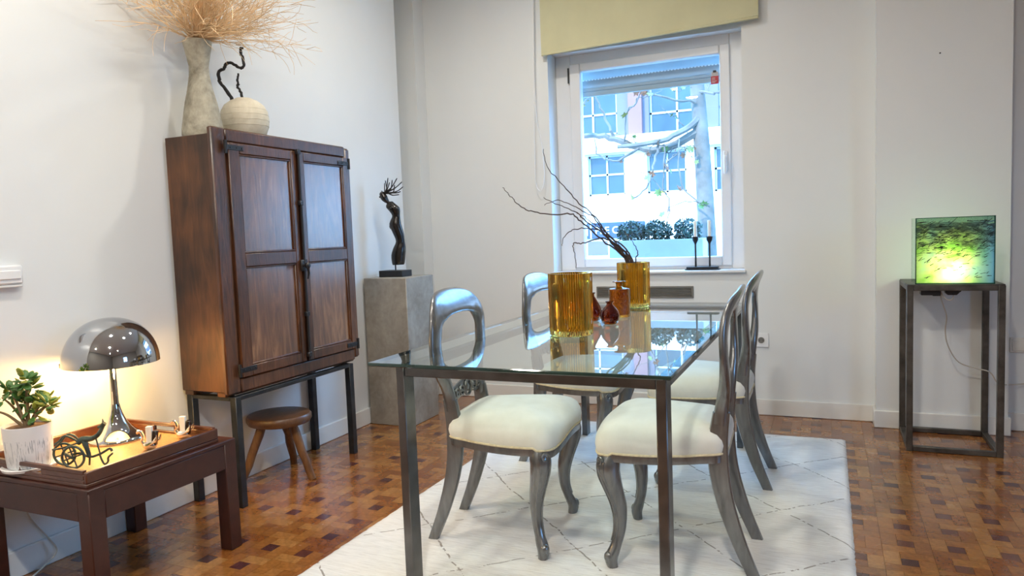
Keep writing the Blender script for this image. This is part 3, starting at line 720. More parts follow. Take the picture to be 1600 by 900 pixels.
bp += br([(-1.5, 7.3, 2.0), (-1.48, 7.2, 1.75), (-1.5, 7.2, 1.55), (-1.44, 7.2, 1.45), (-1.46, 7.2, 1.25)], .008, .004)
for k in range(26):
    s0 = rs.choice(bp); d = Vector((rs.uniform(-.5, .4), rs.uniform(-.15, .15), rs.uniform(-.28, .42)))
    bp += br([s0, s0 + d*.4 + Vector((0, 0, .05)), s0 + d*.75, s0 + d], .006, .002)
LEAFC = [plain('autumn_leaf_a', (.17, .13, .02), .6), plain('autumn_leaf_b', (.16, .055, .02), .6), plain('autumn_leaf_c', (.09, .13, .03), .6)]
lm = []
for mt_ in LEAFC:
    b = MB(); out_ = [(0,-.045), (.02,-.02), (.05,-.025), (.035,.005), (.045,.04), (.015,.03), (0,.06), (-.015,.03), (-.045,.04), (-.035,.005), (-.05,-.025), (-.02,-.02)]
    b.add([(0, 0, .008)] + [(x, y, abs(x)*.25) for x, y in out_], [(0, 1+k, 1+(k+1) % 12) for k in range(12)])
    me = bpy.data.meshes.new('leaf'); me.from_pydata(b.v, [], b.f); me.materials.append(mt_); lm.append(me)
for k in range(60):
    p = rs.choice(bp) + Vector((rs.uniform(-.03,.03), rs.uniform(-.03,.03), rs.uniform(-.05,.01)))
    o = bpy.data.objects.new('leaf', rs.choice(lm)); col.objects.link(o); o.parent = t; o.location = p - ORG[t]
    o.rotation_euler = (rs.uniform(-.8,.8) + R(70), rs.uniform(-.6,.6), rs.uniform(0,6.28)); s_ = rs.uniform(.5, .95); o.scale = (s_, s_, s_)
R2 = Vector((.91497, .40352, 0)); F2 = Vector((-.40352, .91497, 0))   # axes used to lay out small sculptural shapes
def loc2(P, lat, z, dep=0.0): return Vector((P[0], P[1], 0)) + R2*lat + F2*dep + Vector((0, 0, z))
# ------------------------------------------------------------------ dining table
t = thing('dining_table', 'glass topped dining table on a slim brushed steel frame', 'table', (-.83, 2.87, 0))
b = MB(); b.box(-1.356, -.384, 1.900, 3.852, .745, .757, .0025)
for i, f in enumerate(b.f):
    P = [Vector(b.v[k]) for k in f]; n = (P[1]-P[0]).cross(P[2]-P[0]).normalized()
    b.m[i] = 0 if abs(n.z) > .9 else 1
b.build('glass_top', [M['tglass'], M['gedge']], t, smooth=False, label='clear glass top with dark green edge')
for x0, x1 in ((-1.266, -1.236), (-.432, -.402)):
    for y0, y1 in ((1.925, 1.985), (3.77, 3.83)):
        MB().box(x0, x1, y0, y1, RZ-.001, .745, .0025).build('leg', M['steel'], t)
for y0, y1 in ((1.93, 1.96), (3.795, 3.825)): MB().box(-1.236, -.432, y0, y1, .712, .7449, .002).build('rail', M['steel'], t)
for x0, x1 in ((-1.266, -1.236), (-.432, -.402)): MB().box(x0, x1, 1.985, 3.77, .712, .7449, .002).build('rail', M['steel'], t)

# ------------------------------------------------------------------ chairs (local +x is the front, back feet at x = 0)
PX = [(0, 0), (.12, .05), (.25, .090), (.37, .108), (.46, .105), (.55, .092), (.64, .078), (.72, .076), (.80, .078), (.86, .071), (.90, .053), (.93, .030), (.96, .002)]
def chair(name='dining_chair'):
    t = thing(name, 'x', 'chair')
    for s in (-1, 1):
        # sabre back leg running up into the back post
        zs = [0, .04, .10, .16, .22, .28, .34, .40, .45, .50, .54]; hw = [(0, .150), (.25, .144), (.45, .148), (.55, .150)]
        pts = catmull([(lerp_tab(PX, z), s*lerp_tab(hw, z), z) for z in zs], 2)
        n = len(pts); wu = [.021 + .012*min(1, q.z/.36) - (.006*max(0, (q.z-.42)/.12)) for q in pts]; wv = [.0135 + .003*min(1, q.z/.3) for q in pts]
        MB().sweep(pts, [(1,0,0)]*n, [(0,1,0)]*n, wu, wv, 12, 4.5).build('back_leg', M['chair'], t, ang=45)
    # open balloon loop of the back
    half = [(.150, .50), (.151, .55), (.162, .60), (.188, .65), (.212, .70), (.222, .75), (.217, .80), (.196, .842), (.156, .874), (.102, .890), (.045, .895), (0, .896)]
    ctr = [(y, z) for y, z in half] + [(-y, z) for y, z in half[-2::-1]]
    wt = [(.50, .018), (.57, .022), (.64, .032), (.72, .040), (.80, .044), (.86, .049), (.90, .054)]
    P3 = catmull([(lerp_tab(PX, z), y, z) for y, z in ctr], 4); n = len(P3); U, V, wu, wv = [], [], [], []
    for i, p in enumerate(P3):
        tg = (P3[min(i+1, n-1)] - P3[max(i-1, 0)]).normalized(); x_ = Vector((1,0,0)); x_ = (x_ - tg*x_.dot(tg)).normalized()
        u0 = tg.cross(x_); sl = max(-.95, min(.1, (lerp_tab(PX, p.z+.03) - lerp_tab(PX, p.z-.03))/.06)) * max(0, min(1, (p.z-.78)/.1))
        u0 = (u0 + Vector((sl*u0.z, 0, 0))).normalized(); U.append(u0); V.append(tg.cross(u0)); wu.append(lerp_tab(wt, p.z)); wv.append(.024 - .011*max(0, min(1, (p.z-.52)/.22)))
    MB().sweep(P3, U, V, wu, wv, 14, 2.6).build('back_frame', M['chair'], t, ang=60)
    # carved cross splat
    b = MB(); pts = catmull([(.092, y, .555 + .012*math.cos(y*20)) for y in (-.15, -.09, 0, .09, .15)], 4); n = len(pts)
    b.sweep(pts, [(0,0,1)]*n, [(1,0,0)]*n, [.030]*n, [.009]*n, 10, 3)
    for y, r_s in ((0, .030), (.062, .018), (-.062, .018), (.105, .014), (-.105, .014)):
        b.tube([(.104, y + r_s*math.cos(a*math.pi/8), .557 + r_s*math.sin(a*math.pi/8)) for a in range(16)], .0055, 6, closed=True)
        b.sphere((.103, y, .557), .006, r_s*.45, r_s*.45, 10, 6)
    b.build('splat', M['chair'], t, ang=60, label='carved cross splat with rosettes')
    # seat outline
    seat_xy = [(.085, .155), (.16, .190), (.28, .222), (.40, .244), (.465, .243), (.497, .215), (.512, .14), (.518, 0)]
    seat_xy += [(x, -y) for x, y in seat_xy[-2::-1]] + [(.075, 0)]
    out_ = catmull([(x, y, 0) for x, y in seat_xy], 4, closed=True)
    cx = .30; m_ = len(out_)
    def zb(p): return .402 + .010*math.cos(p.y*14) * (1 if p.x > .44 else 0) - .006*math.sin(max(0, min(1, (p.x-.1)/.36))*math.pi)
    b = MB(); vs_ = []; rows = [(.985, 0, 0), (1.0, .012, 1), (1.012, .030, 1), (1.0, .048, 1), (.955, .066, 1), (.88, .080, 1), (.74, .094, 1), (.5, .106, 1), (.25, .111, 1)]
    for sc, dz, k in rows:
        for p in out_: vs_.append((cx + (p.x-cx)*sc, p.y*sc, (zb(p) if dz < .03 else .402 + (zb(p)-.402)*max(0, 1-(dz-.03)/.04)) + dz))
    fs = []
    for i in range(len(rows)-1):
        for k in range(m_): fs.append((i*m_+k, i*m_+(k+1) % m_, (i+1)*m_+(k+1) % m_, (i+1)*m_+k))
    vs_.append((cx, 0, .515)); c_ = len(vs_)-1
    fs += [((len(rows)-1)*m_+k, (len(rows)-1)*m_+(k+1) % m_, c_) for k in range(m_)]; fs.append(tuple(range(m_-1, -1, -1)))
    b.add(vs_, fs); seat = b.build('seat', M['fabric'], t, ang=70, label='cream upholstered seat')
    MB().tube([(cx + (p.x-cx)*.992, p.y*.992, zb(p)+.004) for p in out_], .0045, 6, closed=True).build('piping', M['piping'], seat)
    b = MB(); vs_ = []
    for sc, dz in ((.93, -.028), (.985, -.026), (.99, -.012), (.985, .004), (.93, .004)):
        for p in out_: vs_.append((cx + (p.x-cx)*sc, p.y*sc, zb(p)+dz))
    fs = []
    for i in range(5):
        for k in range(m_): j = (i+1) % 5; fs.append((i*m_+k, i*m_+(k+1) % m_, j*m_+(k+1) % m_, j*m_+k))
    b.add(vs_, fs).build('seat_rail', M['chair'], t, ang=50)
    # cabriole front legs
    off = [(0, .004), (.025, .012), (.05, .004), (.08, -.012), (.12, -.026), (.17, -.031), (.22, -.024), (.28, -.004), (.33, .012), (.37, .010), (.40, -.004)]
    rad = [(0, .0175), (.02, .020), (.05, .022), (.08, .0185), (.12, .0185), (.18, .0225), (.25, .029), (.32, .036), (.365, .038), (.40, .030)]
    for s in (-1, 1):
        d = Vector((.72, s*.69, 0)); zs = [0, .015, .03, .05, .07, .09, .12, .15, .18, .22, .26, .30, .34, .375, .405]
        pts = catmull([Vector((.448, s*.212, z)) + d*lerp_tab(off, z) for z in zs], 2); n = len(pts)
        b = MB(); b.sweep(pts, [d]*n, [(-d.y, d.x, 0)]*n, [lerp_tab(rad, q.z) for q in pts], [lerp_tab(rad, q.z)*.94 for q in pts], 16, 2.5)
        lg = b.build('front_leg', M['chair'], t, ang=60)
        b = MB(); b.sphere(Vector((.448, s*.212, .040)) + d*.018, .018, .018, .020, 12, 8); b.build('scroll_toe', M['chair'], lg)
        b = MB()
        for sg_ in (-1, 1):
            e = Vector((-d.y, d.x, 0))*sg_
            pp = [Vector((.448, s*.212, z)) + d*(lerp_tab(off, z) + lerp_tab(rad, z)*.86) + e*lerp_tab(rad, z)*.52 for z in (.09, .13, .18, .23, .28, .32, .355, .375)]
            b.tube(catmull(pp, 3), .0042, 6)
        kc = Vector((.448, s*.212, .374)) + d*(lerp_tab(off, .37) + .034)
        b.tube([kc + Vector((-d.y, d.x, 0))*.016*math.cos(a*.6)*(1-a/26) + Vector((0,0,1))*.016*math.sin(a*.6)*(1-a/26) for a in range(18)], .0045, 6)
        b.build('knee_carving', M['chair'], lg)
    return t
def copy_tree(o, parent=None):
    c = o.copy(); col.objects.link(c)
    if parent is not None: c.parent = parent
    for ch in list(o.children): copy_tree(ch, c)
    return c
bpy.context.view_layer.update()
ch0 = chair()
spots = [(-1.388, 2.443, 5.0, 'silvered chair with cream seat on the cabinet side, table end away from the window'),
         (-.232, 2.525, 182.5, 'silvered chair with cream seat opposite the cabinet, at the table end away from the window'),
         (-1.415, 3.405, 1.0, 'silvered chair with cream seat on the plinth side, at the table end near the window'),
         (-.240, 3.352, 180.0, 'silvered chair with cream seat beside the wall socket, at the table end near the window')]
chairs = [ch0] + [copy_tree(ch0) for _ in range(3)]
for o, (x, y, a, lab) in zip(chairs, spots):
    o.location = (x, y, RZ-.003); o.rotation_euler = (0, 0, R(a)); tag(o, lab, 'chair', 'dining chairs around the glass table')

# ------------------------------------------------------------------ amber glass on the table
def vessel(name, label, cat, c, outer, wall, base, mat, n=48, rib=None, group=None):
    inner = [(max(.002, r-wall), z) for r, z in outer if z > outer[0][1] + base][::-1]
    prof = [(0, outer[0][1])] + outer + inner + [(max(.002, inner[-1][0]*.98), outer[0][1]+base), (0, outer[0][1]+base)]
    b = MB(); b.lathe([(r, z) for r, z in prof], n, (0,0,0), rib=rib); ob = b.build(name, mat, ang=50)
    ob.location = (c[0], c[1], c[2]); tag(ob, label, cat, group); return ob
TZ = .7572
rib = lambda a, r: .026*math.cos(RIBS*a) if r > .079 else 0
vessel('ribbed_vase', 'wide ribbed amber glass vase standing empty at the front of the table', 'vase', (-.905, 2.605, TZ), [(.076, 0), (.081, .005), (.082, .05), (.0825, .12), (.083, .20), (.083, .236), (.0815, .238)], .0065, .022, M['amber'], RIBS*6, rib)
v2 = vessel('ribbed_vase', 'ribbed amber glass vase holding dark willow twigs', 'vase', (-.915, 3.625, TZ), [(.074, 0), (.0795, .005), (.080, .05), (.0805, .12), (.081, .19), (.0815, .226), (.0805, .228)], .0065, .022, M['amber'], RIBS*6, rib)
vessel('amber_bottle', 'tall textured amber bottle with a flat disc lip', 'bottle', (-.872, 3.19, TZ), [(.044, 0), (.047, .004), (.0475, .02), (.0475, .11), (.0475, .124), (.045, .129), (.022, .133), (.015, .138), (.0145, .150), (.018, .156), (.031, .159), (.031, .163), (.012, .164)], .004, .012, M['amber_tex'], 40)
vessel('amber_bud_vase', 'smallest dark amber bud vase with a round belly on the glass table', 'vase', (-.843, 2.925, TZ), [(.022, 0), (.028, .003), (.038, .020), (.0405, .038), (.036, .056), (.022, .074), (.0135, .084), (.0125, .090), (.019, .095), (.018, .097)], .003, .006, M['amber_dark'], 36)
vessel('amber_bud_vase', 'taller dark amber bud vase with a slim neck on the glass table', 'vase', (-.952, 3.02, TZ), [(.022, 0), (.030, .003), (.042, .024), (.044, .044), (.036, .068), (.022, .094), (.013, .110), (.012, .118), (.018, .124), (.017, .126)], .003, .006, M['amber_dark'], 36)
# willow twigs
WP = (-.92, 3.64)
tw = [([(-.012,.978),(-.093,1.07),(-.171,1.204),(-.267,1.296),(-.346,1.39),(-.425,1.484),(-.441,1.578)], -.03), ([(-.019,.978),(-.124,1.114),(-.237,1.207),(-.269,1.24),(-.356,1.286),(-.446,1.329)], .02),
      ([(-.029,.985),(-.157,1.105),(-.247,1.191),(-.318,1.242),(-.416,1.243),(-.514,1.266),(-.578,1.301),(-.626,1.351),(-.657,1.388)], -.08), ([(.004,.977),(-.043,1.068),(-.14,1.137),(-.187,1.221),(-.245,1.256),(-.316,1.298),(-.381,1.32),(-.441,1.296)], .06),
      ([(.014,.977),(.028,1.033),(.007,1.083),(-.018,1.133)], .03), ([(-.028,1.018),(-.108,1.094),(-.164,1.115),(-.257,1.092),(-.306,1.091),(-.301,1.045),(-.297,.969)], -.05),
      ([(-.044,1.019),(-.124,1.137),(-.189,1.162),(-.287,1.166),(-.338,1.135),(-.356,1.08)], .09), ([(-.012,1.001),(-.06,1.052),(-.072,1.092),(-.052,1.118)], -.01),
      ([(-.02,.99),(-.10,1.08),(-.17,1.17),(-.23,1.22),(-.29,1.26)], .04), ([(-.005,.985),(-.06,1.04),(-.115,1.10),(-.15,1.16),(-.20,1.19)], -.06)]
wl = ['longest dark willow twig, rising highest past the window frame', 'dark willow twig ending midway along the window jamb', 'dark willow twig reaching farthest out over the wall', 'dark willow twig with a drooping tip against the window', 'short curled dark twig standing up at the vase rim', 'thin dark willow twig with a hooked tip bent down', 'thin grey-brown willow twig arching over and down', 'short forked dark twig just above the vase rim', 'straight dark twig in the middle of the willow bunch', 'stubby dark twig low in the willow bunch']
for (pts, dep), lab in zip(tw, wl):
    n = len(pts); base = Vector((-.915 + rs.uniform(-.03, .03), 3.625 + rs.uniform(-.03, .03), TZ+.028))
    P = [base] + [loc2(WP, q[0], q[1], dep*i/(n-1)) for i, q in enumerate(pts)]
    P = catmull(P, 6); k = len(P); r0 = .0052 if n > 4 else .0042
    P = [p + Vector((rs.gauss(0,.0022), rs.gauss(0,.0022), rs.gauss(0,.0022)))*(1 if i > 6 else 0) for i, p in enumerate(P)]
    o = MB().tube(P, [r0*(1-.72*i/(k-1)) for i in range(k)], 6).build('willow_twig', M['willow']); tag(o, lab, 'twig', 'willow twigs in the ribbed vase')

# ------------------------------------------------------------------ cabinet on its steel stand
t = thing('cabinet_stand', 'blackened steel frame stand with four square legs under the wooden cabinet', 'stand', (-2.49, 2.735, 0))
for x in (-2.360, -2.615):
    for y in (2.330, 3.140): MB().box(x-.017, x+.017, y-.017, y+.017, 0, .492, .002).build('leg', M['dark_steel'], t)
for y in (2.330, 3.140): MB().box(-2.598, -2.377, y-.017, y+.017, .474, .4925, .002).build('rail', M['dark_steel'], t)
for x in (-2.360, -2.615): MB().box(x-.017, x+.017, 2.347, 3.123, .474, .4925, .002).build('rail', M['dark_steel'], t)
t = thing('wooden_cabinet', 'old dark wooden two-door cabinet with worn panels and iron hinges', 'cabinet', (-2.49, 2.755, .492))
MB().box(-2.630, -2.378, 2.292, 2.314, .514, 1.622, .003).build('side_panel', M['cab_side'], t); MB().box(-2.630, -2.378, 3.208, 3.230, .514, 1.622, .003).build('side_panel', M['cab_side'], t)
MB().box(-2.630, -2.378, 2.314, 3.208, 1.600, 1.620, .003).build('top_panel', M['cab_side'], t); MB().box(-2.630, -2.378, 2.314, 3.208, .516, .536, .003).build('bottom_panel', M['cab_side'], t)
MB().box(-2.630, -2.618, 2.314, 3.208, .536, 1.600).build('back_panel', M['cab_side'], t, smooth=False)
for x in (-2.60, -2.41): MB().box(x-.025, x+.025, 2.30, 3.22, .492, .516, .003).build('runner', M['cab_side'], t)
MB().box(-2.380, -2.354, 2.284, 2.362, .505, 1.650, .006).build('front_stile', M['cab'], t); MB().box(-2.380, -2.354, 3.192, 3.238, .515, 1.642, .010).build('front_stile', M['cab'], t)
MB().box(-2.380, -2.352, 2.362, 3.192, 1.592, 1.648, .006).build('front_rail', M['cab'], t); MB().box(-2.380, -2.352, 2.362, 3.192, .505, .566, .006).build('front_rail', M['cab'], t)
MB().box(-2.395, -2.382, 2.30, 3.22, .530, 1.61).build('front_backing', M['black'], t, smooth=False)
for (y0, y1, sl0, sl1) in ((2.3655, 2.7925, .062, .036), (2.8045, 3.189, .042, .030)):
    d = MB(); d.box(-2.377, -2.362, y0, y1, .569, 1.589, .002); dr = d.build('door', M['cab'], t)
    x0, x1 = -2.363, -2.343; zr = [(.569, .614), (1.052, 1.110), (1.545, 1.589)]
    MB().box(x0, x1, y0, y0+sl0, .569, 1.589, .003).build('stile', M['cab'], dr); MB().box(x0, x1, y1-sl1, y1, .569, 1.589, .003).build('stile', M['cab'], dr)
    for a, c in zr: MB().box(x0, x1-.0006, y0+sl0, y1-sl1, a, c, .003).build('rail', M['cab'], dr)
    for a, c in ((.614, 1.052), (1.110, 1.545)):
        MB().box(-2.363, -2.355, y0+sl0+.001, y1-sl1-.001, a+.001, c-.001, .002).build('panel', M['cab_panel'], dr)
        e = MB(); w_ = .009
        for q in [(y0+sl0, y1-sl1, a, a+w_), (y0+sl0, y1-sl1, c-w_, c), (y0+sl0, y0+sl0+w_, a+w_, c-w_), (y1-sl1-w_, y1-sl1, a+w_, c-w_)]: e.box(-2.357, -2.347, *q, .003)
        e.build('moulding', M['cab'], dr)
    left = y0 < 2.5
    for zc in ((1.568, .602) if left else (1.558, .592)):
        h = MB(); ya = y0-.018 if left else y1+.018; yb = y0+.085 if left else y1-.075
        h.box(-2.343, -2.3395, min(ya, yb), max(ya, yb), zc-.011, zc+.011, .0015); h.tube([(-2.341, ya, zc-.028), (-2.341, ya, zc+.028)], .0075, 10)
        for yy in (.25, .6, .9): h.sphere((-2.3395, ya + (yb-ya)*yy, zc), .003, .004, .004, 8, 5)
        h.build('hinge', M['black'], dr, label='black iron strap hinge')
b = MB(); b.tube([(-2.333, 2.7985, .575), (-2.333, 2.7985, 1.598)], .0068, 10)
for z in (1.585, 1.34, .80, .60): b.box(-2.345, -2.3255, 2.786, 2.811, z-.012, z+.012, .003)
b.box(-2.3435, -2.3290, 2.775, 2.822, 1.010, 1.066, .004); b.build('bolt', M['black'], t, label='black iron bolt rod between the doors')
b = MB(); b.lathe([(0, 0), (.007, 0), (.007, .016), (.014, .022), (.016, .032), (.009, .040), (0, .041)], 14); 
for i, p in enumerate(b.v): b.v[i] = (-2.331 + p[2], 2.785 + p[0], 1.038 + p[1])
b.tube([(-2.315, 2.80, 1.035), (-2.312, 2.803, 1.0), (-2.318, 2.80, .972)], [.005, .006, .004], 8)
b.build('latch', M['black'], t)

# things on the cabinet
vt = thing('clay_vase', 'tall waisted weathered clay vase on top of the cabinet', 'vase', (-2.508, 2.392, 1.620))
prof = [(.082, 1.620), (.087, 1.635), (.086, 1.66), (.076, 1.72), (.066, 1.775), (.053, 1.83), (.0430, 1.886), (.0405, 1.93), (.0500, 1.98), (.0590, 2.025), (.0610, 2.036), (.0560, 2.040)]
b = MB(); b.lathe([(0, 1.620)] + prof + [(.050, 2.03), (.034, 1.95), (.034, 1.90), (.06, 1.72), (.06, 1.66), (0, 1.66)], 40, (-2.508, 2.392, 0)); b.build('body', M['vase_stone'], vt, ang=60)
b = MB(); rt = random.Random(5)
def keep(p):
    if p.x < -2.628: p.x = -2.628 + rt.uniform(0, .006)
    return p
for k in range(250):
    az = rt.uniform(-1.75, 1.75) if rt.random() < .9 else rt.uniform(-3.14, 3.14)      # 0 = away from the wall
    el = max(.10, rt.gauss(.85, .38)); L_ = rt.uniform(.30, .52)
    d = Vector((math.cos(az)*math.cos(el), math.sin(az)*math.cos(el), math.sin(el)))
    st = Vector((-2.508, 2.392, 1.93)) + Vector((rt.uniform(-.02,.02), rt.uniform(-.02,.02), 0))
    mo = Vector((-2.508, 2.392, 2.045)) + Vector((d.x, d.y, 0))*.038
    P = [st, mo]; p = mo.copy(); dd = d.copy()
    for j in range(7):
        dd = (dd + Vector((rt.gauss(0,.13), rt.gauss(0,.13), rt.gauss(0,.10) - .02))).normalized(); p = keep(p + dd*L_/7); P.append(p.copy())
    b.tube(P, [.0021 - .00018*i for i in range(len(P))], 4, caps=False)
    for s_ in range(rt.randint(3, 5)):
        j = rt.randint(2, len(P)-2); q = P[j].copy(); d2 = ((P[j+1]-P[j]).normalized() + Vector((rt.gauss(0,.5), rt.gauss(0,.5), rt.gauss(0,.4)))).normalized(); Q = [q]
        for i in range(4): d2 = (d2 + Vector((rt.gauss(0,.2), rt.gauss(0,.2), rt.gauss(0,.2)))).normalized(); q = keep(q + d2*rt.uniform(.02, .045)); Q.append(q.copy())
        b.tube(Q, [.0013, .0012, .0011, .0009, .0007], 3, caps=False)
o = b.build('dried_twigs', M['drytwig'], fix=False); tag(o, 'airy bunch of pale straw-coloured dried twigs in the tall clay vase', 'dried twigs', kind='stuff')
vr = thing('round_vase', 'squat round cream clay vase next to the tall vase', 'vase', (-2.506, 2.645, 1.620))
prof = [(.060, 1.620), (.072, 1.626), (.092, 1.66), (.106, 1.70), (.110, 1.735), (.105, 1.77), (.088, 1.80), (.062, 1.820), (.042, 1.828), (.036, 1.832), (.032, 1.829), (.045, 1.815), (.085, 1.785), (.098, 1.74), (.09, 1.69), (.05, 1.64), (0, 1.64)]
b = MB(); b.lathe([(0, 1.620)] + prof, 40, (-2.506, 2.645, 0)); b.build('body', M['cream_clay'], vr, ang=60)
b = MB()
for k, z in enumerate((1.70, 1.725, 1.75, 1.775)): 
    r_s = lerp_tab([(1.70, .106), (1.735, .110), (1.77, .105), (1.80, .088)], z); b.tube([(-2.506+r_s*math.cos(a*.1309), 2.645+r_s*math.sin(a*.1309), z+.001*math.sin(a)) for a in range(48)], .0012, 4, closed=True)
b.build('throwing_ridges', M['cream_clay'], vr)
VP = (-2.47, 2.66)
for pts, lab in (([(-.060,1.66),(-.075,1.76),(-.095,1.826),(-.118,1.868),(-.146,1.910),(-.153,1.945),(-.146,1.968),(-.126,1.974),(-.114,1.995),(-.092,2.001),(-.062,1.984),(-.046,1.975),(-.030,1.985),(-.034,2.020),(-.042,2.042),(-.040,2.068)], 'gnarled black branch with a loop, the taller one in the round vase'), ([(-.045,1.66),(-.047,1.76),(-.048,1.824),(-.052,1.862),(-.068,1.890),(-.062,1.905),(-.066,1.92),(-.058,1.948)], 'short black branch, the straighter one in the round vase')):
    P = catmull([loc2(VP, a, z, .010) for a, z in pts], 4); P = [p + Vector((rt.gauss(0,.0012), rt.gauss(0,.0012), rt.gauss(0,.0012))) for p in P]; k = len(P); long_ = len(pts) > 10
    bb = MB(); bb.tube(P, [(.0082 if long_ else .0068)*(1-.25*i/k)*rt.uniform(.88, 1.12) for i in range(k)], 8)
    if long_: e = loc2(VP, -.040, 2.066, .010); bb.sphere(e, .008, .007, .006, 8, 6); bb.sphere(e + R2*.008, .006, .005, .005, 8, 6)
    o = bb.build('black_branch', M['blackwood']); tag(o, lab, 'branch', 'black branches in the round vase')
# stool
t = thing('stool', 'rustic round three-legged wooden stool under the cabinet', 'stool', (-2.47, 2.71, 0))
b = MB(); b.lathe([(0, .268), (.120, .268), (.146, .276), (.154, .290), (.154, .308), (.147, .317), (.130, .320), (0, .320)], 32, (-2.47, 2.71, 0), 1.02, .98); b.build('seat', M['stool_seat'], t, ang=40)
for ft in ((-2.297, 2.722), (-2.555, 2.895), (-2.575, 2.545)):
    c = Vector((-2.47, 2.71, .285)); f3 = Vector((*ft, 0)); d = f3-c; top = c + Vector((d.x*.42, d.y*.42, -.012))
    P = [top + (f3-top)*k/6 + Vector((rt.gauss(0,.0015), rt.gauss(0,.0015), 0)) for k in range(7)]
    MB().tube(P, [.021, .022, .021, .0205, .020, .0185, .0175], 9).build('leg', M['stool'], t, ang=50)
# ------------------------------------------------------------------ side table with tray
t = thing('side_table', 'low dark mahogany side table against the wall', 'side table', (-2.345, 1.72, 0))
TX0, TX1, TY0, TY1 = -2.628, -2.062, 1.425, 2.022
for x0 in (TX0, TX1-.055):
    for y0 in (TY0, TY1-.055): MB().box(x0, x0+.055, y0, y0+.055, 0, .412, .003).build('leg', M['mahog'], t)
MB().box(TX0, TX1, TY0, TY1, .405, .421, .003).build('top', M['mahog'], t)
for q in [(TX0+.055, TX1-.055, TY0+.002, TY0+.03), (TX0+.055, TX1-.055, TY1-.03, TY1-.002), (TX0+.002, TX0+.03, TY0+.055, TY1-.055), (TX1-.03, TX1-.002, TY0+.055, TY1-.055)]: MB().box(*q, .315, .4055, .002).build('apron', M['mahog'], t)
t = thing('serving_tray', 'red-brown wooden tray with slot handles on the side table', 'tray', (-2.345, 1.69, .421))
RX0, RX1, RY0, RY1, RT = -2.612, -2.080, 1.436, 1.958, .472
MB().box(RX0, RX1, RY0, RY1, .421, .434, .002).build('base', M['tray_rim'], t)
MB().box(RX0+.013, RX1-.013, RY0+.013, RY1-.013, .4335, .437).build('woven_base', M['rattan'], t, smooth=False, label='tan woven tray floor')
MB().box(RX1-.013, RX1, RY0, RY1, .434, RT, .003).build('rim', M['tray_rim'], t); MB().box(RX0, RX0+.013, RY0, RY1, .434, RT, .003).build('rim', M['tray_rim'], t)
xc = (RX0+RX1)/2
for y0 in (RY0, RY1-.013):
    b = MB()
    for q in [(RX0+.013, RX1-.013, .434, .446), (RX0+.013, RX1-.013, .463, RT+.004), (RX0+.013, xc-.052, .446, .463), (xc+.052, RX1-.013, .446, .463)]: b.box(q[0], q[1], y0, y0+.013, q[2], q[3], .0015)
    b.build('handle_rim', M['tray_rim'], t)
TR = .437
# lamp
lx, ly = -2.452, 1.828
t = thing('table_lamp', 'chrome mushroom table lamp with domed shade, lit, on the tray', 'lamp', (lx, ly, TR))
b = MB(); b.lathe([(0, .437), (.100, .437), (.102, .441), (.099, .448), (.085, .455), (.066, .466), (.050, .482), (.036, .505), (.026, .530), (.019, .552), (.0155, .572), (0, .572)], 40, (lx, ly, 0)); b.build('base', M['chrome'], t, ang=60)
b = MB(); b.lathe([(0, .570), (.0145, .570), (.0135, .60), (.0125, .76), (0, .76)], 20, (lx, ly, 0)); b.build('stem', M['chrome'], t)
b = MB(); Rr = .164; hh = .168; z0 = .730
prof = [(Rr*math.cos(a)**.92 if a < 1.55 else 0, z0 + hh*math.sin(a)) for a in [i*math.pi/2/16 for i in range(17)]]; prof[-1] = (0, z0+hh)
prof = [(Rr-.006, z0-.003), (Rr, z0-.003)] + prof; inn = [(max(0, r-.006), z-.004) for r, z in prof[2:]][::-1]; inn[0] = (0, z0+hh-.004)
b.lathe(prof + inn, 56, (lx, ly, 0), mi=0); nface = len(b.f)
b.build('shade', M['chrome'], t, ang=50, label='polished chrome dome shade')
b = MB(); b.lathe([(0, .775), (.06, .770), (.110, .755), (.150, .738), (.150, .734), (.105, .748), (.05, .762), (0, .765)], 40, (lx, ly, 0)); b.build('reflector', M['lampwhite'], t)
b = MB()
for dx, dy in ((.07, 0), (-.07, 0)): b.sphere((lx+dx, ly+dy, .738), .026, .026, .020, 14, 8)
b.build('bulb', M['bulb'], t, label='glowing warm bulb')
for dx in (.07, -.07):
    ld = bpy.data.lights.new('lamp_light', 'POINT'); ld.energy = 3.4; ld.color = (1, .60, .19); ld.shadow_soft_size = .035
    lo_ = bpy.data.objects.new('lamp_light', ld); col.objects.link(lo_); lo_.parent = t; lo_.location = (dx, 0, .690-TR)
MB().tube([(lx-.107, ly-.124, .726), (lx-.107, ly-.124, .742)], .004, 8).build('switch', M['black'], t)
cord = catmull([(-2.632, 1.60, .30), (-2.628, 1.588, .215), (-2.622, 1.645, .11), (-2.618, 1.672, .055), (-2.61, 1.65, .030), (-2.59, 1.57, .006), (-2.55, 1.49, .004), (-2.50, 1.38, .004)], 6)
o = MB().tube(cord, .0030, 6).build('lamp_cord', M['cord']); tag(o, 'beige electric cord hanging under the side table to the floor', 'cord')
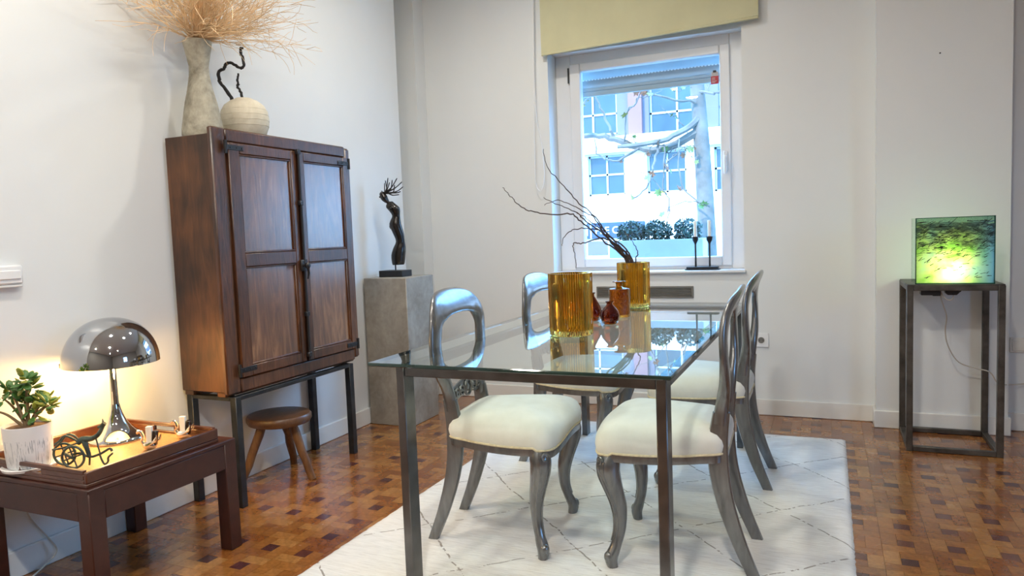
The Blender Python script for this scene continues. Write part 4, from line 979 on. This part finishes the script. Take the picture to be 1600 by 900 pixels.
# potted jade plant
px, py = -2.432, 1.492
t = thing('potted_plant', 'small jade plant in a scratched white pot on the tray', 'plant', (px, py, TR))
b = MB(); b.lathe([(0, .437), (.070, .437), (.080, .440), (.084, .449), (.080, .451), (.066, .446), (0, .445)], 36, (px, py, 0)); b.build('saucer', M['white_plastic'], t)
b = MB(); b.lathe([(0, .0), (.060, .0), (.064, .004), (.068, .05), (.0715, .132), (.0715, .138), (.0675, .138), (.065, .12), (0, .12)], 40)
pot = b.build('pot', M['pot'], None, ang=45); pot.parent = t; pot.location = (0, 0, .4462-TR)
ORG[pot] = Vector((px, py, .4462))
MB().lathe([(0, .572), (.0655, .572), (.0655, .574), (.03, .578), (0, .579)], 24, (px, py, 0)).build('soil', M['soil'], t)
blobs = [(.022,.735,.026,14), (.0,.700,.034,16), (-.040,.700,.028,10), (.055,.655,.030,14), (.090,.648,.026,12), (.015,.648,.032,14), (-.088,.672,.030,12), (-.098,.635,.028,10), (.035,.618,.026,8), (-.02,.66,.03,10)]
rp = random.Random(21); PP = (px, py); stems = MB()
lme = []
for mt_ in (M['leaf'], M['leaf'], M['leaf_yellow']):
    b = MB(); b.sphere((0, .013, 0), .0095, .0145, .0030, 8, 5); me = bpy.data.meshes.new('leaf'); me.from_pydata(b.v, [], b.f); me.materials.append(mt_); me.polygons.foreach_set('use_smooth', [True]*len(me.polygons)); lme.append(me)
for (la, z, rr_, n) in blobs:
    dep = rp.uniform(-.03, .03); tipp = loc2(PP, la, z, dep); basep = loc2(PP, rp.uniform(-.012, .012), .572, rp.uniform(-.01, .01))
    mid = basep.lerp(tipp, .55) + Vector((0, 0, .012)); P = catmull([basep, mid, tipp], 5); stems.tube(P, [.0058 - .0034*i/(len(P)-1) for i in range(len(P))], 7)
    for i in range(int(n*1.3)):
        v = Vector((rp.gauss(0,1), rp.gauss(0,1), rp.gauss(0,.9))).normalized(); p = tipp + v*rr_*rp.uniform(.25, .85)
        yellowish = la > .05 and rp.random() < .65 or rp.random() < .12  # yellow-green leaves mostly on one side of the plant
        o = bpy.data.objects.new('leaf', lme[2] if yellowish else lme[rp.randrange(2)]); col.objects.link(o); o.parent = t; o.location = p - ORG[t]
        o.rotation_euler = (v + Vector((0, 0, .35))).to_track_quat('Y', 'Z').to_euler(); s_ = rp.uniform(.95, 1.4); o.scale = (s_, s_, s_)
stems.build('stem', M['stem'], t)
# bronze horse and chariot
HP = (-2.262, 1.548)
t = thing('bronze_sculpture', 'small green bronze horse pulling a two-wheeled chariot on the tray', 'sculpture', (*HP, TR))
def H(la, z, d=0.0): return loc2(HP, la, z, d)
b = MB(); b.tube(catmull([H(-.004,.517), H(.012,.530), H(.040,.531), H(.062,.541), H(.076,.560), H(.086,.580)], 4), [.008,.009,.0095,.010,.010,.010,.010,.0095,.009,.0085,.008,.008,.0075,.007,.007,.007,.0065,.006,.006,.006,.0055], 9)
b.tube([H(.088,.582), H(.080,.572), H(.066,.568)], [.008, .0075, .004], 8); b.tube([H(.084,.586), H(.083,.596)], [.003, .001], 5)
b.tube(catmull([H(.016,.528), H(.020,.512), H(.026,.490), H(.031,.470)], 3), [.0095,.0095,.009,.009,.008,.0075,.007,.007,.0065,.006], 8)
for d, e in ((.010, 0), (-.010, .006)):
    b.tube(catmull([H(0,.522,d*.4), H(-.020,.540,d), H(-.042,.545,d), H(-.060,.528,d), H(-.076,.512+e,d)], 4), .0032, 6)
b.tube(catmull([H(.0,.520,-.008), H(-.03,.512,-.012), H(-.055,.505,-.012), H(-.082,.502,-.012)], 3), .0032, 6)
b.tube([H(.056,.535), H(.062,.500), H(.066,.478)], .0028, 6)
b.build('horse', M['bronze'], t, ang=70)
for la, d, r_w in ((-.064, .020, .036), (-.010, -.022, .036)):
    wv_ = MB(); cz = TR + r_w + .004
    wv_.tube([H(la + r_w*math.cos(a*math.pi/12), cz + r_w*math.sin(a*math.pi/12), d) for a in range(24)], .0042, 7, closed=True)
    for a in (0.3, 1.87): wv_.tube([H(la + r_w*math.cos(a), cz + r_w*math.sin(a), d), H(la - r_w*math.cos(a), cz - r_w*math.sin(a), d)], .0028, 6)
    wv_.build('wheel', M['bronze'], t, ang=70)
b = MB(); b.tube([H(-.066,.477,.024), H(-.010,.477,-.026)], .006, 8); b.tube(catmull([H(-.035,.477), H(.0,.484), H(.031,.470), H(.064,.478), H(.082,.487), H(.100,.496), H(.106,.486)], 3), .0042, 7)
b.tube(catmull([H(.064,.478), H(.070,.458), H(.078,.444), H(.090,.452), H(.092,.466), H(.108,.480)], 4), .0034, 6); b.tube([H(.031,.470), H(.028,.443)], .0034, 6); b.build('chariot_frame', M['bronze'], t, ang=70)
# two silver swans holding cards
def swan(P, lab, yaw):
    t = thing('swan_card_holder', lab, 'card holder', (*P, TR), 'silver swans on the tray')
    def S(la, z, d=0.0): return loc2(P, la, TR+z, d)
    b = MB(); b.sphere(S(.012, .016), .026, .017, .016, 16, 8, Matrix.Rotation(math.atan2(R2.y, R2.x), 3, 'Z')); b.build('body', M['silver'], t)
    b = MB(); b.tube(catmull([S(-.006,.020), S(-.014,.032), S(-.010,.048), S(-.016,.064), S(-.026,.066), S(-.030,.058)], 4), [.007]*4 + [.0062]*6 + [.0058]*5 + [.006]*3 + [.005, .004, .003], 8); b.build('neck', M['silver'], t)
    for d in (-.014, .014):
        b = MB(); n_ = 5
        for k in range(n_): b.tube(catmull([S(.002+.004*k, .018+.002*k, d), S(.016+.006*k, .020+.003*k, d*1.25), S(.030+.004*k, .030+.006*k, d*1.1)], 3), [.004, .0045, .004, .0035, .003, .002, .0012], 6)
        b.build('wing', M['silver'], t)
    b = MB(); m_ = Matrix.Translation(S(.014, .050)) @ Matrix.Rotation(math.atan2(R2.y, R2.x), 4, 'Z'); b.box(-.010, .010, -.008, .008, -.034, .034, .001, m_); b.build('card', M['insert'], t, label='cream card block')
    b = MB(); m_ = Matrix.Translation(S(.032, .042)) @ Matrix.Rotation(math.atan2(R2.y, R2.x), 4, 'Z') @ Matrix.Rotation(R(8), 4, 'Y'); b.box(-.008, .008, -.009, .009, -.026, .026, .002, m_); b.build('dark_insert', M['black_gloss'], t)
swan((-2.215, 1.760), 'silver swan card holder beside the lamp base', 0)
swan((-2.215, 1.905), 'silver swan card holder in the tray corner towards the cabinet', 0)

# ------------------------------------------------------------------ plinth and statue
o = MB().box(-2.628, -2.323, 3.690, 4.018, 0, .914, .004).build('plinth', M['plinth']); tag(o, 'tall grey-brown concrete plinth between cabinet and corner', 'plinth')
SP = (-2.47, 3.842)
t = thing('figure_statue', 'slender dark armless female figure statue with wild wire hair on a black block', 'statue', (*SP, .914))
b = MB(); m_ = Matrix.Translation((-2.492, 3.842, .934)); b.box(-.085, .085, -.058, .058, -.020, .020, .002, m_); b.build('base', M['black'], t)
def px2(x, y): return ((x-622.5)*.00400, .916 + (431-y)*.00398)
a_, z_ = px2(618.5, 0)[0], 0
MB().tube([loc2(SP, a_, .952), loc2(SP, a_, 1.02)], .0045, 8).build('rod', M['black'], t)
secs = [(413,614,632,.75), (409,613,633.5,.75), (398,612.5,635,.72), (387,616,636,.70), (376,621,635,.72), (364,617,634,.75), (351,612,631,.80), (344,613.5,630,.78), (336,617,629.5,.72), (328,612.5,630,.70), (323,608.5,629,.66), (319,608.5,625,.60), (315.5,610.5,621,.55), (313.5,613,619,.5)]
b = MB(); pts, wu, wv = [], [], []
for (y, l, r, k) in secs:
    (a, z), (c, _) = px2(l, y), px2(r, y); pts.append(loc2(SP, (a+c)/2, z)); wu.append((c-a)/2); wv.append((c-a)/2*k*.9)
Pc = catmull([(p.x, p.y, p.z) for p in pts], 3); Wc = [q.x for q in catmull([(q, 0, 0) for q in wu], 3)]; Vc = [q.x for q in catmull([(q, 0, 0) for q in wv], 3)]
n = len(Pc); b.sweep(Pc, [R2]*n, [F2]*n, Wc, Vc, 18, 2.0)
b.sphere(loc2(SP, *px2(625.5, 325), -.014), .012, .014, .013, 12, 8); b.sphere(loc2(SP, *px2(616, 325), -.016), .011, .012, .012, 12, 8)
for d in (-.012, .012): b.sphere(loc2(SP, px2(616.5, 352)[0], px2(0, 352)[1], .012+d*.5), .020, .022, .024, 12, 8)
b.tube(catmull([loc2(SP, *px2(614, 318)), loc2(SP, *px2(611, 314)), loc2(SP, *px2(607, 309)), loc2(SP, *px2(604, 303)), loc2(SP, *px2(603, 298))], 4), [.013, .012, .011, .011, .012, .015, .017, .019, .021, .022, .022, .021, .020, .019, .018, .014, .008], 14)
b.sphere(loc2(SP, *px2(599.8, 306), -.004), .007, .006, .006, 8, 6)
b.build('figure', M['black_gloss'], t, ang=70)
b = MB(); rh = random.Random(8)
ends = [(614,277), (620,280), (628,278), (634,283), (636,291), (633,299), (629,303), (607,284), (623,288), (600,300), (616,284), (610,281)]
for (ex, ey) in ends:
    st = px2(604 + rh.uniform(-3, 6), 299 + rh.uniform(-3, 3)); en = px2(ex, ey); m1 = px2(611 + (ex-611)*.55 + rh.uniform(-3, 3), 299 + (ey-299)*.25 + rh.uniform(-2, 4))
    b.tube(catmull([loc2(SP, *st), loc2(SP, *m1, rh.uniform(-.02,.02)), loc2(SP, *en, rh.uniform(-.03,.03))], 6), [.0042]*7 + [.0034]*5 + [.0022], 6)
b.build('hair', M['black'], t, ang=70)

# ------------------------------------------------------------------ iron stand with painted glass light box
t = thing('iron_stand', 'tall open rusty-brown iron frame stand in front of the column', 'stand', (.558, 4.20, 0))
GX0, GX1, GY0, GY1, TB = .355, .765, 4.000, 4.402, .029
for x in (GX0, GX1-TB):
    for y in (GY0, GY1-TB): MB().box(x, x+TB, y, y+TB, .0, .828, .002).build('leg', M['bronze_steel'], t)
for z0, z1 in ((.001, .026), (.802, .8275)):
    for y in (GY0, GY1-TB): MB().box(GX0+TB, GX1-TB, y+.001, y+TB-.001, z0, z1, .002).build('rail', M['bronze_steel'], t)
    for x in (GX0, GX1-TB): MB().box(x+.001, x+TB-.001, GY0+TB, GY1-TB, z0, z1, .002).build('rail', M['bronze_steel'], t)
MB().box(GX0+.002, GX1-.002, GY0+.002, GY1-.002, .8275, .833, .001).build('top_plate', M['bronze_steel'], t)
t = thing('glass_light_box', 'lit glass box painted with green, yellow and dark strokes on the iron stand', 'lamp', (.394, 4.028, .833))
BX0, BX1, BY0, BY1, BZ0, BZ1, TH = .394, .726, 4.028, 4.215, .833, 1.156, .006
def gpanel(name, q, mat, normal_axis):
    b = MB(); b.box(*q)
    for i, f in enumerate(b.f):
        P = [Vector(b.v[k]) for k in f]; n = (P[1]-P[0]).cross(P[2]-P[0]).normalized(); b.m[i] = 0 if abs(n[normal_axis]) > .9 else 1
    return b.build(name, [mat, M['bedge']], t, smooth=False)
gpanel('front_pane', (BX0, BX1, BY0, BY0+TH, BZ0, BZ1), M['painted'], 1)
gpanel('back_pane', (BX0, BX1, BY1-TH, BY1, BZ0, BZ1), M['bglass'], 1)
gpanel('side_pane', (BX0, BX0+TH, BY0+TH, BY1-TH, BZ0, BZ1), M['bglass'], 0); gpanel('side_pane', (BX1-TH, BX1, BY0+TH, BY1-TH, BZ0, BZ1), M['bglass'], 0)
b = MB()
for x in (BX0+.001, BX1-.004): b.box(x, x+.003, BY0-.001, BY0+.002, BZ0, BZ1)
b.box(BX0, BX1, BY0-.001, BY0+.002, BZ1-.003, BZ1+.0005); b.box(BX0, BX1, BY0-.001, BY0+.002, BZ0, BZ0+.005); b.build('edge_lines', M['bedge'], t, smooth=False)
b = MB(); b.lathe([(0, .833), (.022, .833), (.022, .85), (0, .85)], 18, (.545, 4.12, 0)); b.build('lamp_socket', M['black'], t)
MB().sphere((.545, 4.12, .880), .024, .024, .031, 14, 10).build('bulb', M['boxbulb'], t)
ld = bpy.data.lights.new('box_light', 'POINT'); ld.energy = 1.1; ld.color = (1, .96, .66); ld.shadow_soft_size = .034
lo_ = bpy.data.objects.new('box_light', ld); col.objects.link(lo_); lo_.parent = t; lo_.location = Vector((.545, 4.09, .925)) - ORG[t]
# strokes of paint on the front pane
rq = random.Random(4); b = MB()
for k in range(260):
    x = rq.uniform(.405, .715); z = min(1.135, rq.gauss(1.06, .045)) if k < 200 else rq.uniform(.86, 1.0)
    a = rq.gauss(.35, .35); L_ = rq.uniform(.008, .030) if k > 12 else rq.uniform(.03, .06); w_ = rq.uniform(.0006, .0018)
    dx, dz = math.cos(a)*L_/2, math.sin(a)*L_/2; x = max(.40+abs(dx), min(.72-abs(dx), x))
    b.add([(x-dx-w_*math.sin(a), BY0-.0006, z-dz+w_), (x-dx, BY0-.0006, z-dz-w_), (x+dx, BY0-.0006, z+dz-w_), (x+dx, BY0-.0006, z+dz+w_)], [(0,1,2,3)])
o = b.build('paint_strokes', M['black'], t, smooth=False, fix=False); o['kind'] = 'stuff'
# power adapters and cable
t = thing('power_adapter', 'flat black transformer block fixed under the iron stand top', 'adapter', (.47, 4.06, .777))
MB().box(.418, .500, 4.025, 4.085, .778, .828, .003).build('body', M['black'], t); MB().box(.470, .505, 4.04, 4.08, .773, .80, .003).build('plug', M['black'], t)
t = thing('power_adapter', 'rounded black plug adapter with a cable loop under the iron stand top', 'adapter', (.56, 4.06, .777))
b = MB(); b.box(.525, .582, 4.03, 4.09, .778, .828, .010); b.build('body', M['black'], t); b = MB(); b.prism([(.582, .828), (.602, .828), (.590, .795), (.582, .790)], 'y', 4.04, 4.08); b.build('corner', M['black'], t)
b = MB(); b.tube(catmull([(.508, 4.06, .790), (.525, 4.06, .762), (.548, 4.06, .752), (.560, 4.06, .765), (.560, 4.06, .785)], 5), .003, 6); b.build('loop', M['cord'], t)
cb = catmull([(.508, 4.06, .800), (.512, 4.08, .755), (.548, 4.18, .66), (.551, 4.24, .574), (.568, 4.26, .49), (.618, 4.28, .408), (.700, 4.30, .375), (.760, 4.31, .355), (.800, 4.34, .295), (.87, 4.45, .268), (.95, 4.52, .262), (1.06, 4.53, .28), (1.08, 4.550, .285)], 6)
o = MB().tube(cb, .0032, 6).build('power_cable', M['cord']); tag(o, 'thin beige cable hanging through the iron stand to the wall', 'cable')

# ------------------------------------------------------------------ wall fittings
t = thing('wall_socket', 'white square power socket on the back wall', 'socket', (-.370, YB, .458))
MB().box(-.413, -.327, YB-.009, YB+.001, .415, .501, .003).build('plate', M['white_plastic'], t)
b = MB(); b.tube([(-.370 + .021*math.cos(a*.2618), YB-.010, .458 + .021*math.sin(a*.2618)) for a in range(24)], .0025, 6, closed=True); b.build('ring', M['trim'], t)
MB().tube([(-.370, YB-.0085, .458), (-.370, YB-.0098, .458)], .0185, 24).build('well', M['vent'], t)
b = MB()
for dx in (-.0095, .0095): b.tube([(-.370+dx, YB-.0095, .458), (-.370+dx, YB-.0112, .458)], .003, 8)
b.build('contact_holes', M['black'], t)
t = thing('wall_switch', 'ivory light switch on the wall right beside the column', 'switch', (.93, YB, .465))
MB().box(.888, .975, YB-.009, YB+.001, .424, .504, .003).build('plate', M['ivory'], t); MB().box(.898, .965, YB-.014, YB-.008, .433, .495, .003).build('rocker', M['ivory'], t)
t = thing('wall_thermostat', 'white plastic wall control unit high on the wall above the plant', 'wall control', (XL, 1.575, 1.03))
MB().box(XL-.001, XL+.026, 1.505, 1.640, 1.040, 1.108, .006).build('body', M['white_plastic'], t); MB().box(XL+.024, XL+.031, 1.520, 1.630, 1.058, 1.090, .003).build('cover', M['white_plastic'], t); MB().box(XL-.001, XL+.022, 1.508, 1.637, 1.030, 1.039, .002).build('lower_lip', M['trim'], t)
# ------------------------------------------------------------------ ceiling downlights (light of the room)
for (x, y), wt_ in zip(DOWNLIGHTS, DOWN_W):
    t = thing('ceiling_downlight', 'round recessed white ceiling downlight', 'downlight', (x, y, CEIL), 'ceiling downlights')
    b = MB(); b.lathe([(.085, CEIL-.001), (.105, CEIL-.001), (.105, CEIL-.006), (.085, CEIL-.010), (.080, CEIL-.004)], 28, (x, y, 0)); b.build('ring', M['white_plastic'], t)
    MB().tube([(x, y, CEIL-.001), (x, y, CEIL-.004)], .082, 28).build('disc', M['downlight'], t)
    d = bpy.data.lights.new('downlight', 'AREA'); d.shape = 'DISK'; d.size = .16; d.energy = wt_; d.color = (1, .95, .85)
    o = bpy.data.objects.new('downlight_light', d); col.objects.link(o); o.parent = t; o.location = (0, 0, -.012)
